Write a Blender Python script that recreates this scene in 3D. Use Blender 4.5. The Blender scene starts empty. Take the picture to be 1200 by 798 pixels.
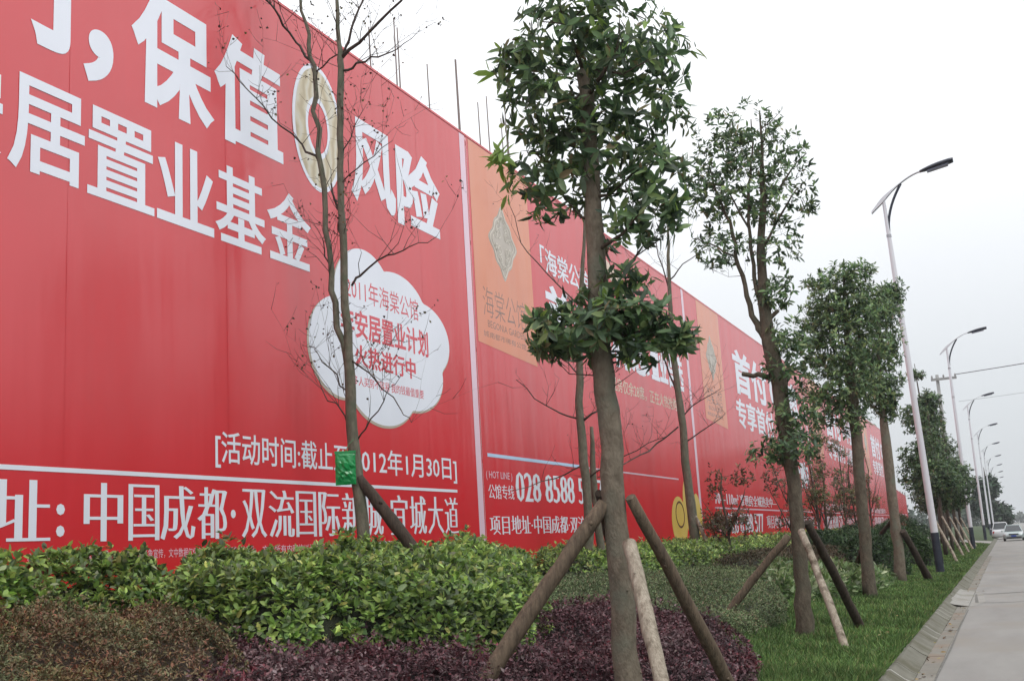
import bpy, bmesh, math, random, json
import numpy as np
from mathutils import Vector, Matrix, Euler
scene = bpy.context.scene
# ------------------------------------------------------------------ camera (eye at the road edge, pitched up, slightly rolled)
H_EYE = 1.8
cam_data = bpy.data.cameras.new('camera'); cam = bpy.data.objects.new('camera', cam_data)
scene.collection.objects.link(cam); scene.camera = cam
cam_data.sensor_width = 36; cam_data.lens = 39.0; cam_data.clip_start = .05; cam_data.clip_end = 6000
ROT = Matrix((((0.9127748,0.1281348,0.3878450),(0.4042013,-0.1465403,-0.9028551),(-0.0588522,0.9808707,-0.1855506))))
cam.matrix_world = Matrix.Translation((0,0,H_EYE)) @ ROT.to_4x4()
# ------------------------------------------------------------------ overcast sky, weak soft sun, exposure
SUN_EL, SUN_AZ = math.radians(52), math.radians(120)
world = bpy.data.worlds.new('World'); scene.world = world; world.use_nodes = True
N = world.node_tree.nodes; L = world.node_tree.links; bg = N['Background']
sky = N.new('ShaderNodeTexSky'); sky.sky_type = 'NISHITA'; sky.sun_disc = False
sky.sun_elevation = SUN_EL; sky.sun_rotation = SUN_AZ; sky.air_density = 1.0; sky.dust_density = 3.0
tc = N.new('ShaderNodeTexCoord'); sp = N.new('ShaderNodeSeparateXYZ'); L.new(tc.outputs['Generated'], sp.inputs[0])
rp = N.new('ShaderNodeValToRGB'); rp.color_ramp.elements[0].position = 0.0; rp.color_ramp.elements[1].position = .75
rp.color_ramp.elements[0].color = (6.0,6.3,6.6,1); rp.color_ramp.elements[1].color = (15.5,15.7,16.0,1)
e = rp.color_ramp.elements.new(.12); e.color = (7.3,7.6,7.9,1)
e = rp.color_ramp.elements.new(.32); e.color = (10.6,10.8,11.1,1)
L.new(sp.outputs['Z'], rp.inputs[0])
cn = N.new('ShaderNodeTexNoise'); cn.inputs['Scale'].default_value = 2.2; cn.inputs['Detail'].default_value = 4
L.new(tc.outputs['Generated'], cn.inputs['Vector'])
cm = N.new('ShaderNodeMapRange'); cm.inputs['To Min'].default_value = .93; cm.inputs['To Max'].default_value = 1.05
L.new(cn.outputs['Fac'], cm.inputs['Value'])
vm = N.new('ShaderNodeVectorMath'); vm.operation = 'SCALE'; L.new(rp.outputs[0], vm.inputs[0]); L.new(cm.outputs[0], vm.inputs['Scale'])
mx = N.new('ShaderNodeMix'); mx.data_type = 'RGBA'; mx.inputs['Factor'].default_value = .92
L.new(sky.outputs[0], mx.inputs['A']); L.new(vm.outputs[0], mx.inputs['B']); L.new(mx.outputs['Result'], bg.inputs['Color'])
bg.inputs['Strength'].default_value = .1
sd = bpy.data.lights.new('sun', 'SUN'); sd.energy = 1.1; sd.angle = math.radians(25); sd.color = (1,.97,.93)
sun = bpy.data.objects.new('sun', sd); scene.collection.objects.link(sun)
dirv = Vector((math.sin(SUN_AZ)*math.cos(SUN_EL), math.cos(SUN_AZ)*math.cos(SUN_EL), math.sin(SUN_EL)))
sun.rotation_euler = dirv.to_track_quat('Z', 'Y').to_euler()
scene.view_settings.view_transform = 'Standard'; scene.view_settings.look = 'None'
scene.view_settings.gamma = 1; scene.view_settings.exposure = .2; scene.view_settings.use_curve_mapping = False
scene.cycles.max_bounces = 5; scene.cycles.diffuse_bounces = 3; scene.cycles.glossy_bounces = 2; scene.cycles.transmission_bounces = 3
GX = [-60, -10, -8, -6.5, -5, -4, -3, -1.53, -1.25, 30]
GZ = [1.0, 1.0, 0.95, 0.85, 0.62, 0.45, 0.28, 0.15, 0, 0]
# measured positions, metres: trunks and branches are (x, y, z, radius), crowns (x, y, z, radius across, radius up)
DATA = json.loads('''{"B_trunk":[[-3.1,9.25,0.197,0.1282],[-3.099,9.25,0.663,0.1114],[-3.099,9.25,1.494,0.1059],[-3.08,9.25,2.218,0.1036],[-3.095,9.25,2.815,0.0974],[-3.115,9.25,3.273,0.0945],[-3.112,9.25,4.129,0.0884],[-3.084,9.25,4.927,0.074],[-3.077,9.25,5.336,0.0667],[-3.084,9.25,6.134,0.0717]],"B_crown":[[-2.179,9.25,5.634,0.191,0.191],[-3.951,9.25,5.428,0.203,0.179],[-3.836,9.25,6.532,0.206,0.206],[-2.346,9.25,4.632,0.188,0.211],[-2.999,9.25,6.584,0.864,0.48],[-2.619,9.25,6.107,0.665,0.391],[-3.647,9.25,6.267,0.424,0.448],[-3.398,9.25,5.823,0.521,0.441],[-2.504,9.25,5.544,0.462,0.347],[-3.53,9.25,5.177,0.517,0.438],[-3.005,9.25,5.404,0.705,0.548],[-2.512,9.25,4.98,0.381,0.42],[-2.742,9.25,4.623,0.459,0.306],[-2.94,9.25,7.354,0.728,0.567],[-2.305,9.25,5.099,0.212,0.303]],"B_low":[[-2.826,9.25,4.085,0.304,0.167],[-3.623,9.25,3.846,0.273,0.156],[-2.447,9.25,3.494,0.259,0.118],[-2.721,9.25,3.454,0.299,0.164],[-3.221,9.25,3.673,0.574,0.306],[-2.815,9.25,3.734,0.467,0.226],[-3.553,9.25,3.638,0.294,0.17],[-2.479,9.25,3.574,0.282,0.148],[-3.119,9.25,3.933,0.306,0.184]],"E_trunk":[[-3.013,17.5,0.255,0.1455],[-2.975,17.5,0.969,0.114],[-2.972,17.5,1.605,0.1038],[-2.954,17.5,2.51,0.1048],[-2.976,17.5,3.303,0.1169],[-3.025,17.5,4.114,0.1237],[-3.088,17.5,4.804,0.1134],[-3.125,17.5,5.503,0.0858],[-3.083,17.5,6.2,0.069],[-2.957,17.5,7.179,0.0522],[-2.899,17.5,7.748,0.0291],[-2.867,17.5,8.624,0.0118]],"E_br":[[[-3.115,17.5,4.808,0.0597],[-3.226,17.5,5.044,0.0554],[-3.328,17.5,5.252,0.0464],[-3.388,17.5,5.753,0.0373],[-3.477,17.5,6.264,0.0329],[-3.522,17.5,6.819,0.0284],[-3.661,17.5,7.281,0.0191],[-3.787,17.5,7.926,0.0097]],[[-3.193,17.5,5.513,0.0371],[-3.218,17.5,6.08,0.0326],[-3.231,17.5,6.51,0.0282],[-3.174,17.5,7.365,0.0236],[-3.049,17.5,7.925,0.0142],[-3.019,17.5,8.509,0.0095]],[[-3.067,17.5,5.147,0.0369],[-2.905,17.5,5.276,0.0322]],[[-3.045,17.5,4.17,0.0547],[-3.302,17.5,4.282,0.0413],[-3.568,17.5,4.341,0.0369]],[[-3.055,17.5,6.337,0.0233],[-2.703,17.5,6.846,0.0186],[-2.394,17.5,7.217,0.0092]],[[-2.985,17.5,6.896,0.0187],[-2.497,17.5,7.523,0.014],[-2.202,17.5,7.752,0.0069]],[[-3.217,17.5,6.65,0.0188],[-3.547,17.5,7.436,0.0119],[-3.885,17.5,7.648,0.0072]],[[-3.518,17.5,6.271,0.0188],[-3.915,17.5,6.553,0.0119],[-4.163,17.5,6.668,0.0072]]],"E_crown":[[-4.014,17.5,7.822,0.313,0.568],[-2.223,17.5,7.184,0.217,0.543],[-2.32,17.5,7.921,0.302,0.343],[-3.59,17.5,8.483,0.397,0.354],[-2.817,17.5,5.736,0.474,0.271],[-3.809,17.5,6.175,0.39,0.195],[-3.102,17.5,8.378,0.631,0.491],[-3.499,17.5,7.942,0.633,0.563],[-2.736,17.5,7.861,0.623,0.623],[-3.208,17.5,7.299,0.834,0.625],[-3.848,17.5,7.272,0.451,0.704],[-2.622,17.5,6.974,0.479,0.615],[-3.706,17.5,6.518,0.557,0.418],[-2.894,17.5,6.311,0.546,0.41]],"E_low":[[-2.971,17.5,5.55,0.353,0.299],[-2.777,17.5,4.832,0.429,0.402],[-2.826,17.5,4.361,0.508,0.321],[-2.766,17.5,3.682,0.45,0.45],[-2.886,17.5,3.162,0.502,0.396],[-3.291,17.5,3.066,0.373,0.266]],"F_trunk":[[-3.06,26.6,0.253,0.1629],[-3.022,26.6,1.231,0.1351],[-3.007,26.6,2.186,0.136],[-2.967,26.6,3.543,0.1275],[-2.929,26.6,4.726,0.1186],[-2.894,26.6,5.726,0.0895],[-2.874,26.6,6.947,0.0502],[-2.822,26.6,7.767,0.0202]],"F_crown":[[-3.738,26.6,6.242,0.506,0.809],[-3.427,26.6,4.579,0.637,0.597],[-2.973,26.6,4.333,0.493,0.493],[-2.936,26.6,7.266,0.845,0.805],[-3.379,26.6,6.813,0.646,0.646],[-2.964,26.6,6.141,0.999,0.899],[-2.492,26.6,6.893,0.758,0.758],[-3.17,26.6,5.154,0.955,0.756],[-3.388,26.6,7.646,0.447,0.284],[-2.591,26.6,7.731,0.603,0.362]],"G_trunk":[[-2.942,33.3,0.226,0.1665],[-2.931,33.3,1.279,0.1436],[-2.929,33.3,2.466,0.1325],[-2.9,33.3,3.909,0.1458],[-2.875,33.3,5.131,0.0978],[-2.849,33.3,6.369,0.0616],[-2.706,33.3,7.608,0.0248]],"G_crown":[[-2.73,33.3,5.362,0.489,0.685],[-2.123,33.3,8.539,0.346,0.494],[-2.531,33.3,8.091,0.62,0.694],[-2.647,33.3,7.096,0.691,0.938],[-2.906,33.3,5.877,0.786,0.86],[-3.318,33.3,6.425,0.619,0.942],[-2.339,33.3,8.317,0.396,0.495]],"A_trunk":[[-8.605,14.2,1.741,0.0913],[-8.711,14.2,2.735,0.0925],[-8.791,14.2,3.756,0.0893],[-8.807,14.2,4.534,0.0766],[-8.829,14.2,5.593,0.0639],[-8.831,14.2,6.813,0.0555],[-8.841,14.2,7.856,0.0514],[-8.829,14.2,8.632,0.0519],[-8.767,14.2,9.481,0.0523],[-8.799,14.2,9.927,0.0382],[-8.822,14.2,10.671,0.0289],[-8.823,14.2,11.574,0.0195],[-8.824,14.2,12.493,0.0098]],"A_br":[[[-8.82,14.2,4.6,0.0557],[-8.962,14.2,5.278,0.0516],[-9.049,14.2,5.894,0.0473],[-9.125,14.2,6.864,0.0431],[-9.204,14.2,7.857,0.0436],[-9.268,14.2,8.872,0.0392],[-9.311,14.2,9.611,0.0396],[-9.391,14.2,10.223,0.03],[-9.472,14.2,10.845,0.0251],[-9.547,14.2,11.783,0.0153]],[[-8.761,14.2,9.654,0.0343],[-8.276,14.2,9.941,0.0243],[-7.64,14.2,10.355,0.0192],[-7.163,14.2,10.803,0.0096]],[[-8.729,14.2,9.647,0.0245],[-8.539,14.2,10.081,0.0196],[-8.347,14.2,10.544,0.0147],[-8.261,14.2,11.112,0.0073]],[[-8.769,14.2,9.438,0.0244],[-8.451,14.2,9.478,0.0194],[-8.107,14.2,9.51,0.0145],[-7.753,14.2,9.551,0.0086],[-7.334,14.2,9.774,0.0048]],[[-9.323,14.2,9.732,0.0248],[-9.604,14.146,10.135,0.02],[-9.636,13.733,10.38,0.0197],[-9.658,13.474,10.562,0.0145],[-9.686,13.15,10.998,0.0096]],[[-9.216,14.2,7.973,0.0243],[-9.574,14.2,8.389,0.0172],[-9.649,13.581,8.624,0.012],[-9.699,13.009,8.889,0.0093],[-9.7,12.506,9.064,0.0055]],[[-8.71,14.2,5.911,0.0188],[-8.568,14.2,6.063,0.0188],[-8.065,14.2,6.251,0.014],[-7.649,14.2,6.342,0.0092],[-7.211,14.2,6.44,0.0055]],[[-8.815,14.2,6.4,0.0237],[-8.914,14.2,7.103,0.0215],[-9.022,14.2,7.61,0.0145]],[[-9.264,14.2,9.527,0.0148],[-8.839,14.2,9.717,0.0122],[-8.594,14.2,9.875,0.0073]],[[-8.791,14.2,4.142,0.0138],[-9.018,14.2,4.558,0.0117],[-9.359,14.2,4.93,0.0071],[-9.51,14.2,5.083,0.0048]],[[-8.766,14.2,3.625,0.0161],[-8.888,14.2,3.958,0.0138],[-9.183,14.2,4.184,0.0093],[-9.473,14.2,4.745,0.0048]],[[-8.797,14.2,4.794,0.014],[-8.35,14.2,4.415,0.0114],[-7.936,14.2,3.923,0.0081],[-7.775,14.2,3.718,0.0045]],[[-8.741,14.2,3.495,0.0138],[-8.447,14.2,3.849,0.0114],[-8.185,14.2,4.179,0.0068],[-7.913,14.2,4.429,0.0045]],[[-9.075,14.2,6.034,0.0143],[-9.185,14.2,6.46,0.012],[-9.208,14.2,6.74,0.0072]],[[-8.818,14.2,8.062,0.012],[-8.621,14.2,8.303,0.0096],[-8.404,14.2,8.681,0.0048]],[[-8.835,14.2,7.575,0.012],[-8.437,14.2,7.845,0.0095],[-7.895,14.2,8.081,0.0048]]],"C_trunk":[[-8.577,23.5,1.385,0.1129],[-8.49,23.5,2.535,0.1043],[-8.525,23.5,3.674,0.1052],[-8.546,23.5,5.028,0.087],[-8.424,23.5,6.391,0.078],[-8.293,23.5,7.574,0.0589],[-8.155,23.5,8.568,0.0394],[-8.021,23.5,9.779,0.0199]],"C_br":[[[-8.412,23.5,4.625,0.027],[-8.839,23.5,4.708,0.0204],[-9.342,23.5,5.015,0.0137],[-9.645,22.56,5.536,0.008]],[[-8.456,23.5,4.591,0.0337],[-8.117,23.5,4.75,0.0201]],[[-8.482,23.5,5.608,0.0204],[-8.846,23.5,6.048,0.0137],[-9.231,23.5,6.597,0.0069]],[[-8.432,23.5,3.286,0.02],[-7.804,23.5,3.612,0.0132],[-6.991,23.5,3.916,0.0098],[-6.392,23.5,4.14,0.0065]],[[-8.552,23.5,3.581,0.0201],[-9.249,23.5,3.351,0.0135],[-9.672,22.025,3.059,0.0064]],[[-8.344,23.5,7.179,0.0206],[-9.126,23.5,8.109,0.0139],[-9.612,23.229,8.851,0.0112],[-9.635,22.757,9.668,0.0069]]],"C2_trunk":[[-8.44,24.0,1.304,0.0956],[-8.466,24.0,2.537,0.0868],[-8.509,24.0,3.309,0.0777],[-8.461,24.0,4.475,0.0391]],"D_trunk":[[-8.588,33.0,1.473,0.1526],[-8.644,33.0,2.865,0.1411],[-8.712,33.0,4.152,0.1293],[-8.698,33.0,5.189,0.117],[-8.738,33.0,6.245,0.1046],[-8.809,33.0,7.585,0.0923],[-8.748,33.0,9.201,0.0665],[-8.683,33.0,10.565,0.0535],[-8.587,33.0,11.662,0.0269]],"D_br":[[[-8.708,33.0,5.978,0.0339],[-8.959,33.0,6.801,0.0257],[-9.273,33.0,7.914,0.0216],[-9.62,32.39,9.76,0.0172],[-9.63,32.114,10.249,0.0086]],[[-8.831,33.0,5.203,0.0254],[-9.546,33.0,4.747,0.0255],[-9.681,30.699,4.123,0.02],[-9.7,27.692,3.532,0.0109]],[[-8.728,33.0,5.454,0.0254],[-8.1,33.0,5.912,0.0168],[-7.413,33.0,6.228,0.0084]],[[-8.745,33.0,4.673,0.0253],[-7.911,33.0,5.112,0.0168],[-7.358,33.0,5.444,0.0083]],[[-8.755,33.0,9.75,0.026],[-8.246,33.0,10.219,0.0173],[-7.396,33.0,10.628,0.0129],[-7.313,33.0,9.799,0.0085]],[[-8.751,33.0,9.475,0.0259],[-8.984,33.0,10.614,0.0175],[-9.082,33.0,11.75,0.0088]]],"props":{"B_left":[[-4.303,8.57,0.501],[-3.177,9.2,2.151],0.081,0.063],"B_right":[[-2.496,10.668,0.235],[-2.95,9.25,2.187],0.071,0.048],"B_pale":[[-2.435,8.186,0.48],[-2.926,9.03,1.805],0.062,0.061],"B_back":[[-4.435,13.532,0.522],[-3.322,9.5,2.256],0.063,0.038],"E_left":[[-4.261,17.313,0.493],[-3.092,17.4,1.768],0.066,0.059],"E_pale":[[-2.223,15.962,0.211],[-2.868,17.25,1.832],0.055,0.055],"E_dark":[[-2.369,18.975,0.223],[-2.823,17.6,1.956],0.075,0.062],"G_left":[[-5.581,48.166,0.707],[-3.054,33.5,1.949],0.087,0.06],"G_right":[[-2.267,34.379,0.214],[-2.737,33.2,1.693],0.109,0.084],"A_prop":[[-7.839,14.4,1.756],[-8.702,14.2,2.986],0.105,0.082],"D_prop":[[-8.126,32.8,1.453],[-8.614,33.0,2.609],0.063,0.064],"F_left":[[-4.602,37.071,0.551],[-3.063,26.5,1.426],0.081,0.058]},"rods":[[17.718,12.081],[18.752,12.72],[18.881,12.568],[20.164,12.27],[21.605,12.952],[22.716,12.313],[23.239,12.659],[24.06,12.374],[24.34,12.931],[18.336,11.121],[19.554,11.125],[20.939,11.123],[22.395,11.178],[24.431,12.001]]}''')
# ------------------------------------------------------------------ helpers
col = scene.collection
def gz(x): return float(np.interp(x, GX, GZ))
def gza(x): return np.interp(x, GX, GZ)
def tag(o, label=None, cat=None, group=None, kind=None):
    if label: o['label'] = label
    if cat: o['category'] = cat
    if group: o['group'] = group
    if kind: o['kind'] = kind
    return o
def empty(name, loc=(0,0,0), rz=0, **k):
    o = bpy.data.objects.new(name, None); o.location = loc; o.rotation_euler = (0,0,rz); o.empty_display_size = .2
    col.objects.link(o); return tag(o, **k)
def link(name, me, parent=None, loc=None, **k):
    o = bpy.data.objects.new(name, me); col.objects.link(o)
    if parent is not None: o.parent = parent
    if loc is not None: o.location = loc
    return tag(o, **k)
def mesh(name, V, Fc, mat, smooth=False, colors=None):
    """V (n,3) array, Fc (m,k) int array or list of faces"""
    me = bpy.data.meshes.new(name)
    V = np.asarray(V, dtype=np.float32)
    if isinstance(Fc, np.ndarray):
        m, k = Fc.shape
        me.vertices.add(len(V)); me.vertices.foreach_set('co', V.ravel())
        me.loops.add(m*k); me.loops.foreach_set('vertex_index', Fc.astype(np.int32).ravel())
        me.polygons.add(m); me.polygons.foreach_set('loop_start', np.arange(0, m*k, k, dtype=np.int32))
        me.update(calc_edges=True)
    else:
        me.from_pydata([tuple(map(float, v)) for v in V], [], Fc); me.validate(); me.update()
    if colors is not None:
        a = me.color_attributes.new('tint', 'FLOAT_COLOR', 'POINT')
        c4 = np.ones((len(V), 4), dtype=np.float32); c4[:, :3] = colors
        a.data.foreach_set('color', c4.ravel())
    me.materials.append(mat)
    if smooth: me.polygons.foreach_set('use_smooth', np.ones(len(me.polygons), dtype=bool))
    return me
class MB:
    """collects simple solids, links them as one mesh"""
    def __init__(s): s.V = []; s.F = []
    def add(s, V, F):
        b = len(s.V); s.V += [tuple(v) for v in V]; s.F += [tuple(b+i for i in f) for f in F]; return s
    def box(s, x0, x1, y0, y1, z0, z1):
        V = [(x,y,z) for x in (x0,x1) for y in (y0,y1) for z in (z0,z1)]
        return s.add(V, [(0,1,3,2),(4,6,7,5),(0,4,5,1),(2,3,7,6),(0,2,6,4),(1,5,7,3)])
    def tube(s, pts, rad, n=8, cap=True, jit=0, rng=None):
        P = [Vector(p) for p in pts]; k = len(P)
        if not hasattr(rad, '__len__'): rad = [rad]*k
        up = Vector((0,0,1)); V = []
        prev = None
        for i in range(k):
            d = (P[min(i+1,k-1)] - P[max(i-1,0)]).normalized()
            if prev is None:
                a = d.cross(Vector((1,0,0)) if abs(d.x) < .9 else Vector((0,1,0))).normalized()
            else:
                a = (prev - d*prev.dot(d)).normalized()
            prev = a; b = d.cross(a)
            for j in range(n):
                t = 2*math.pi*j/n; r = rad[i]*(1 + (rng.uniform(-jit, jit) if jit else 0))
                V.append(P[i] + a*(r*math.cos(t)) + b*(r*math.sin(t)))
        F = [(i*n+j, i*n+(j+1)%n, (i+1)*n+(j+1)%n, (i+1)*n+j) for i in range(k-1) for j in range(n)]
        if cap: F += [tuple(range(n-1,-1,-1)), tuple((k-1)*n+j for j in range(n))]
        return s.add(V, F)
    def prism(s, poly, axis, a, b):
        """poly of 2D points extruded along axis from a to b"""
        n = len(poly)
        def q(p, t): return {'x': (t,p[0],p[1]), 'y': (p[0],t,p[1]), 'z': (p[0],p[1],t)}[axis]
        V = [q(p,a) for p in poly] + [q(p,b) for p in poly]
        return s.add(V, [tuple(range(n)), tuple(range(2*n-1,n-1,-1))] + [(i,(i+1)%n,n+(i+1)%n,n+i) for i in range(n)])
    def build(s, name, mat, parent=None, smooth=False, bevel=0, **k):
        me = bpy.data.meshes.new(name); me.from_pydata([tuple(v) for v in s.V], [], s.F); me.update()
        bm = bmesh.new(); bm.from_mesh(me); bmesh.ops.recalc_face_normals(bm, faces=bm.faces)
        if bevel: bmesh.ops.bevel(bm, geom=bm.edges[:], offset=bevel, segments=1, affect='EDGES')
        bm.to_mesh(me); bm.free(); me.materials.append(mat)
        if smooth: me.polygons.foreach_set('use_smooth', np.ones(len(me.polygons), dtype=bool))
        return link(name, me, parent, **k)
def copy_tree(o, parent=None, loc=None, rz=None, sc=None):
    c = o.copy(); col.objects.link(c)
    if parent is not None: c.parent = parent
    for ch in list(o.children): copy_tree(ch, c)
    if loc is not None: c.location = loc
    if rz is not None: c.rotation_euler = (0,0,rz)
    if sc is not None: c.scale = (sc,sc,sc) if not hasattr(sc,'__len__') else sc
    return c
# ------------------------------------------------------------------ materials
def newmat(name):
    m = bpy.data.materials.new(name); m.use_nodes = True
    return m, m.node_tree.nodes, m.node_tree.links, m.node_tree.nodes['Principled BSDF']
def setin(b, **k):
    for n, v in k.items():
        b.inputs[n.replace('_',' ')].default_value = v
def rgb(c): return (c[0], c[1], c[2], 1)
def plain(name, c, rough=.6, metal=0, spec=.5):
    m, N, L, b = newmat(name); b.inputs['Base Color'].default_value = rgb(c)
    setin(b, Roughness=rough, Metallic=metal); b.inputs['Specular IOR Level'].default_value = spec; return m
def noisy(name, c1, c2, scale=5, rough=.8, stretch=(1,1,1), bump=.3, bscale=None, detail=6, dist=.02, c3=None, s3=.6, spec=.3, world=False):
    m, N, L, b = newmat(name)
    tc = N.new('ShaderNodeTexCoord'); mp = N.new('ShaderNodeMapping'); mp.inputs['Scale'].default_value = stretch
    src = N.new('ShaderNodeNewGeometry').outputs['Position'] if world else tc.outputs['Object']
    L.new(src, mp.inputs['Vector'])
    n = N.new('ShaderNodeTexNoise'); n.inputs['Scale'].default_value = scale; n.inputs['Detail'].default_value = detail
    n.inputs['Roughness'].default_value = .65
    L.new(mp.outputs['Vector'], n.inputs['Vector'])
    r = N.new('ShaderNodeValToRGB'); r.color_ramp.elements[0].position = .32; r.color_ramp.elements[1].position = .68
    r.color_ramp.elements[0].color = rgb(c1); r.color_ramp.elements[1].color = rgb(c2)
    L.new(n.outputs['Fac'], r.inputs['Fac']); out = r.outputs['Color']
    if c3:
        n3 = N.new('ShaderNodeTexNoise'); n3.inputs['Scale'].default_value = s3; n3.inputs['Detail'].default_value = 5
        L.new(src, n3.inputs['Vector'])
        r3 = N.new('ShaderNodeValToRGB'); r3.color_ramp.elements[0].position = .5; r3.color_ramp.elements[1].position = .66
        L.new(n3.outputs['Fac'], r3.inputs['Fac'])
        mx = N.new('ShaderNodeMix'); mx.data_type = 'RGBA'; mx.inputs['B'].default_value = rgb(c3)
        L.new(r3.outputs['Color'], mx.inputs['Factor']); L.new(out, mx.inputs['A']); out = mx.outputs['Result']
    L.new(out, b.inputs['Base Color'])
    n2 = N.new('ShaderNodeTexNoise'); n2.inputs['Scale'].default_value = bscale or scale*3; n2.inputs['Detail'].default_value = 5
    L.new(mp.outputs['Vector'], n2.inputs['Vector'])
    bp = N.new('ShaderNodeBump'); bp.inputs['Strength'].default_value = bump; bp.inputs['Distance'].default_value = dist
    L.new(n2.outputs['Fac'], bp.inputs['Height']); L.new(bp.outputs['Normal'], b.inputs['Normal'])
    setin(b, Roughness=rough); b.inputs['Specular IOR Level'].default_value = spec
    return m
def leafmat(name, rough=.48, spec=.45, trans=.36):
    m, N, L, b = newmat(name)
    a = N.new('ShaderNodeAttribute'); a.attribute_name = 'tint'
    L.new(a.outputs['Color'], b.inputs['Base Color']); setin(b, Roughness=rough); b.inputs['Specular IOR Level'].default_value = spec
    t = N.new('ShaderNodeBsdfTranslucent'); L.new(a.outputs['Color'], t.inputs['Color'])
    mx = N.new('ShaderNodeMixShader'); mx.inputs[0].default_value = trans
    L.new(b.outputs[0], mx.inputs[1]); L.new(t.outputs[0], mx.inputs[2])
    L.new(mx.outputs[0], N['Material Output'].inputs['Surface'])
    return m
M_leaf = leafmat('leaf'); M_leafdull = leafmat('leaf dull', .75, .25, .12)
M_leafnear = leafmat('leaf near', .46, .45, .40)
M_bark = noisy('bark', (.105,.084,.062), (.215,.18,.138), 7, .9, (2.4,2.4,1.3), .6, 22, c3=(.15,.15,.115), s3=3, detail=9)
M_bark_dark = noisy('bark dark', (.045,.034,.027), (.11,.085,.066), 5, .9, (5,5,1), .5, 16)
M_bark_mid = noisy('bark mid', (.062,.050,.036), (.15,.125,.092), 6, .9, (2.6,2.6,1.2), .7, 20, c3=(.10,.095,.07), s3=3, detail=9)
M_bark_bare = noisy('bark bare', (.085,.078,.058), (.18,.165,.125), 5, .9, (4,4,1.5), .45, 18, c3=(.10,.11,.075), s3=5)
M_twig = plain('twig', (.055,.038,.03), .85)
M_pole_brown = noisy('prop bark', (.07,.052,.038), (.18,.135,.095), 5, .9, (6,6,1), .5, 14)
M_pole_dark = noisy('prop dark bark', (.028,.022,.018), (.075,.055,.042), 5, .9, (6,6,1), .5, 14)
M_pole_pale = noisy('prop peeled', (.20,.165,.125), (.42,.37,.30), 3, .85, (9,9,.8), .6, 7, c3=(.11,.085,.06), s3=7)
M_stem = plain('shrub stem', (.022,.02,.014), .95)
M_cut = noisy('cut wood', (.22,.17,.11), (.34,.27,.18), 14, .8)
# ------------------------------------------------------------------ leaves
def rnd_unit(rng, n):
    v = rng.normal(size=(n,3)); return v/np.linalg.norm(v, axis=1, keepdims=True)
def unit(v): return v/np.maximum(np.linalg.norm(v, axis=1, keepdims=True), 1e-9)
def leaf_arrays(P, D, Nn, Ln, W, C, fine=True, droop=.12):
    """one leaf per row: base P, direction D, normal hint Nn, length, width, colour"""
    D = unit(D); S = unit(np.cross(D, Nn)); U = unit(np.cross(S, D))
    Ln = Ln[:,None]; W = W[:,None]
    if fine:
        mid = P + D*Ln*.55 - U*Ln*.02
        V = np.stack([P, P+D*Ln*.3+S*W*.45+U*W*.12, P+D*Ln*.68+S*W*.42+U*W*.06-U*Ln*droop*.4, P+D*Ln-U*Ln*droop,
                      P+D*Ln*.68-S*W*.42+U*W*.06-U*Ln*droop*.4, P+D*Ln*.3-S*W*.45+U*W*.12], axis=1)
        n = len(P); b = (np.arange(n)*6)[:,None]
        F = np.concatenate([b+np.array([0,1,2,3]), b+np.array([0,3,4,5])], axis=0); k = 6
    else:
        V = np.stack([P, P+D*Ln*.45+S*W*.5+U*W*.1, P+D*Ln-U*Ln*droop, P+D*Ln*.45-S*W*.5+U*W*.1], axis=1)
        n = len(P); b = (np.arange(n)*4)[:,None]
        F = np.concatenate([b+np.array([0,1,2]), b+np.array([0,2,3])], axis=0); k = 4
    return V.reshape(-1,3), F, np.repeat(C, k, axis=0)
def palette(rng, n, cols, wts, var=.25):
    cols = np.array(cols); i = rng.choice(len(cols), n, p=np.array(wts)/sum(wts))
    return np.clip(cols[i]*(1+rng.uniform(-var,var,(n,1)))*(1+rng.uniform(-.08,.08,(n,3))), 0, 1)
def whorls(rng, tips, axes, k, L, W, cols, wts, spread=(.35,1.1), back=.08, fine=True, droop=.15, tone=None):
    n = len(tips); T = np.repeat(tips, k, axis=0); A = unit(np.repeat(axes, k, axis=0))
    R = rnd_unit(rng, n*k); R = unit(R - A*np.sum(R*A, axis=1, keepdims=True))
    th = rng.uniform(spread[0], spread[1], (n*k,1))*math.pi/2
    D = A*np.cos(th) + R*np.sin(th)
    P = T - A*rng.uniform(0, back, (n*k,1))
    Nn = A + rng.normal(size=(n*k,3))*.25
    Ln = rng.uniform(*L, n*k); Wd = Ln*rng.uniform(*W, n*k)
    Cc = palette(rng, n*k, cols, wts)
    if tone is not None: Cc = np.clip(Cc*np.repeat(tone, k)[:,None], 0, 1)
    return P, D, Nn, Ln, Wd, Cc
def ell_points(rng, E, n, depth=.35, hollow=.35):
    """points inside the ellipsoids E=[x,y,z,rx,rz]; returns points and outward axes"""
    vol = np.array([e[3]*e[3]*e[4] for e in E])**.8; ii = rng.choice(len(E), n, p=vol/vol.sum())
    e = np.array(E)[ii]; u = rnd_unit(rng, n); r = rng.uniform(hollow, 1, (n,1))**(1/2.2)
    off = u*r*np.stack([e[:,3], e[:,3]*.9, e[:,4]], axis=1)
    return e[:,:3]+off, u
def poly_inside(poly, x, y):
    ins = np.zeros(len(x), bool); n = len(poly)
    for i in range(n):
        x0,y0 = poly[i]; x1,y1 = poly[(i+1)%n]
        if y0 == y1: continue
        c = ((y0 > y) != (y1 > y)) & (x < (x1-x0)*(y-y0)/(y1-y0)+x0); ins ^= c
    return ins
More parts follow.
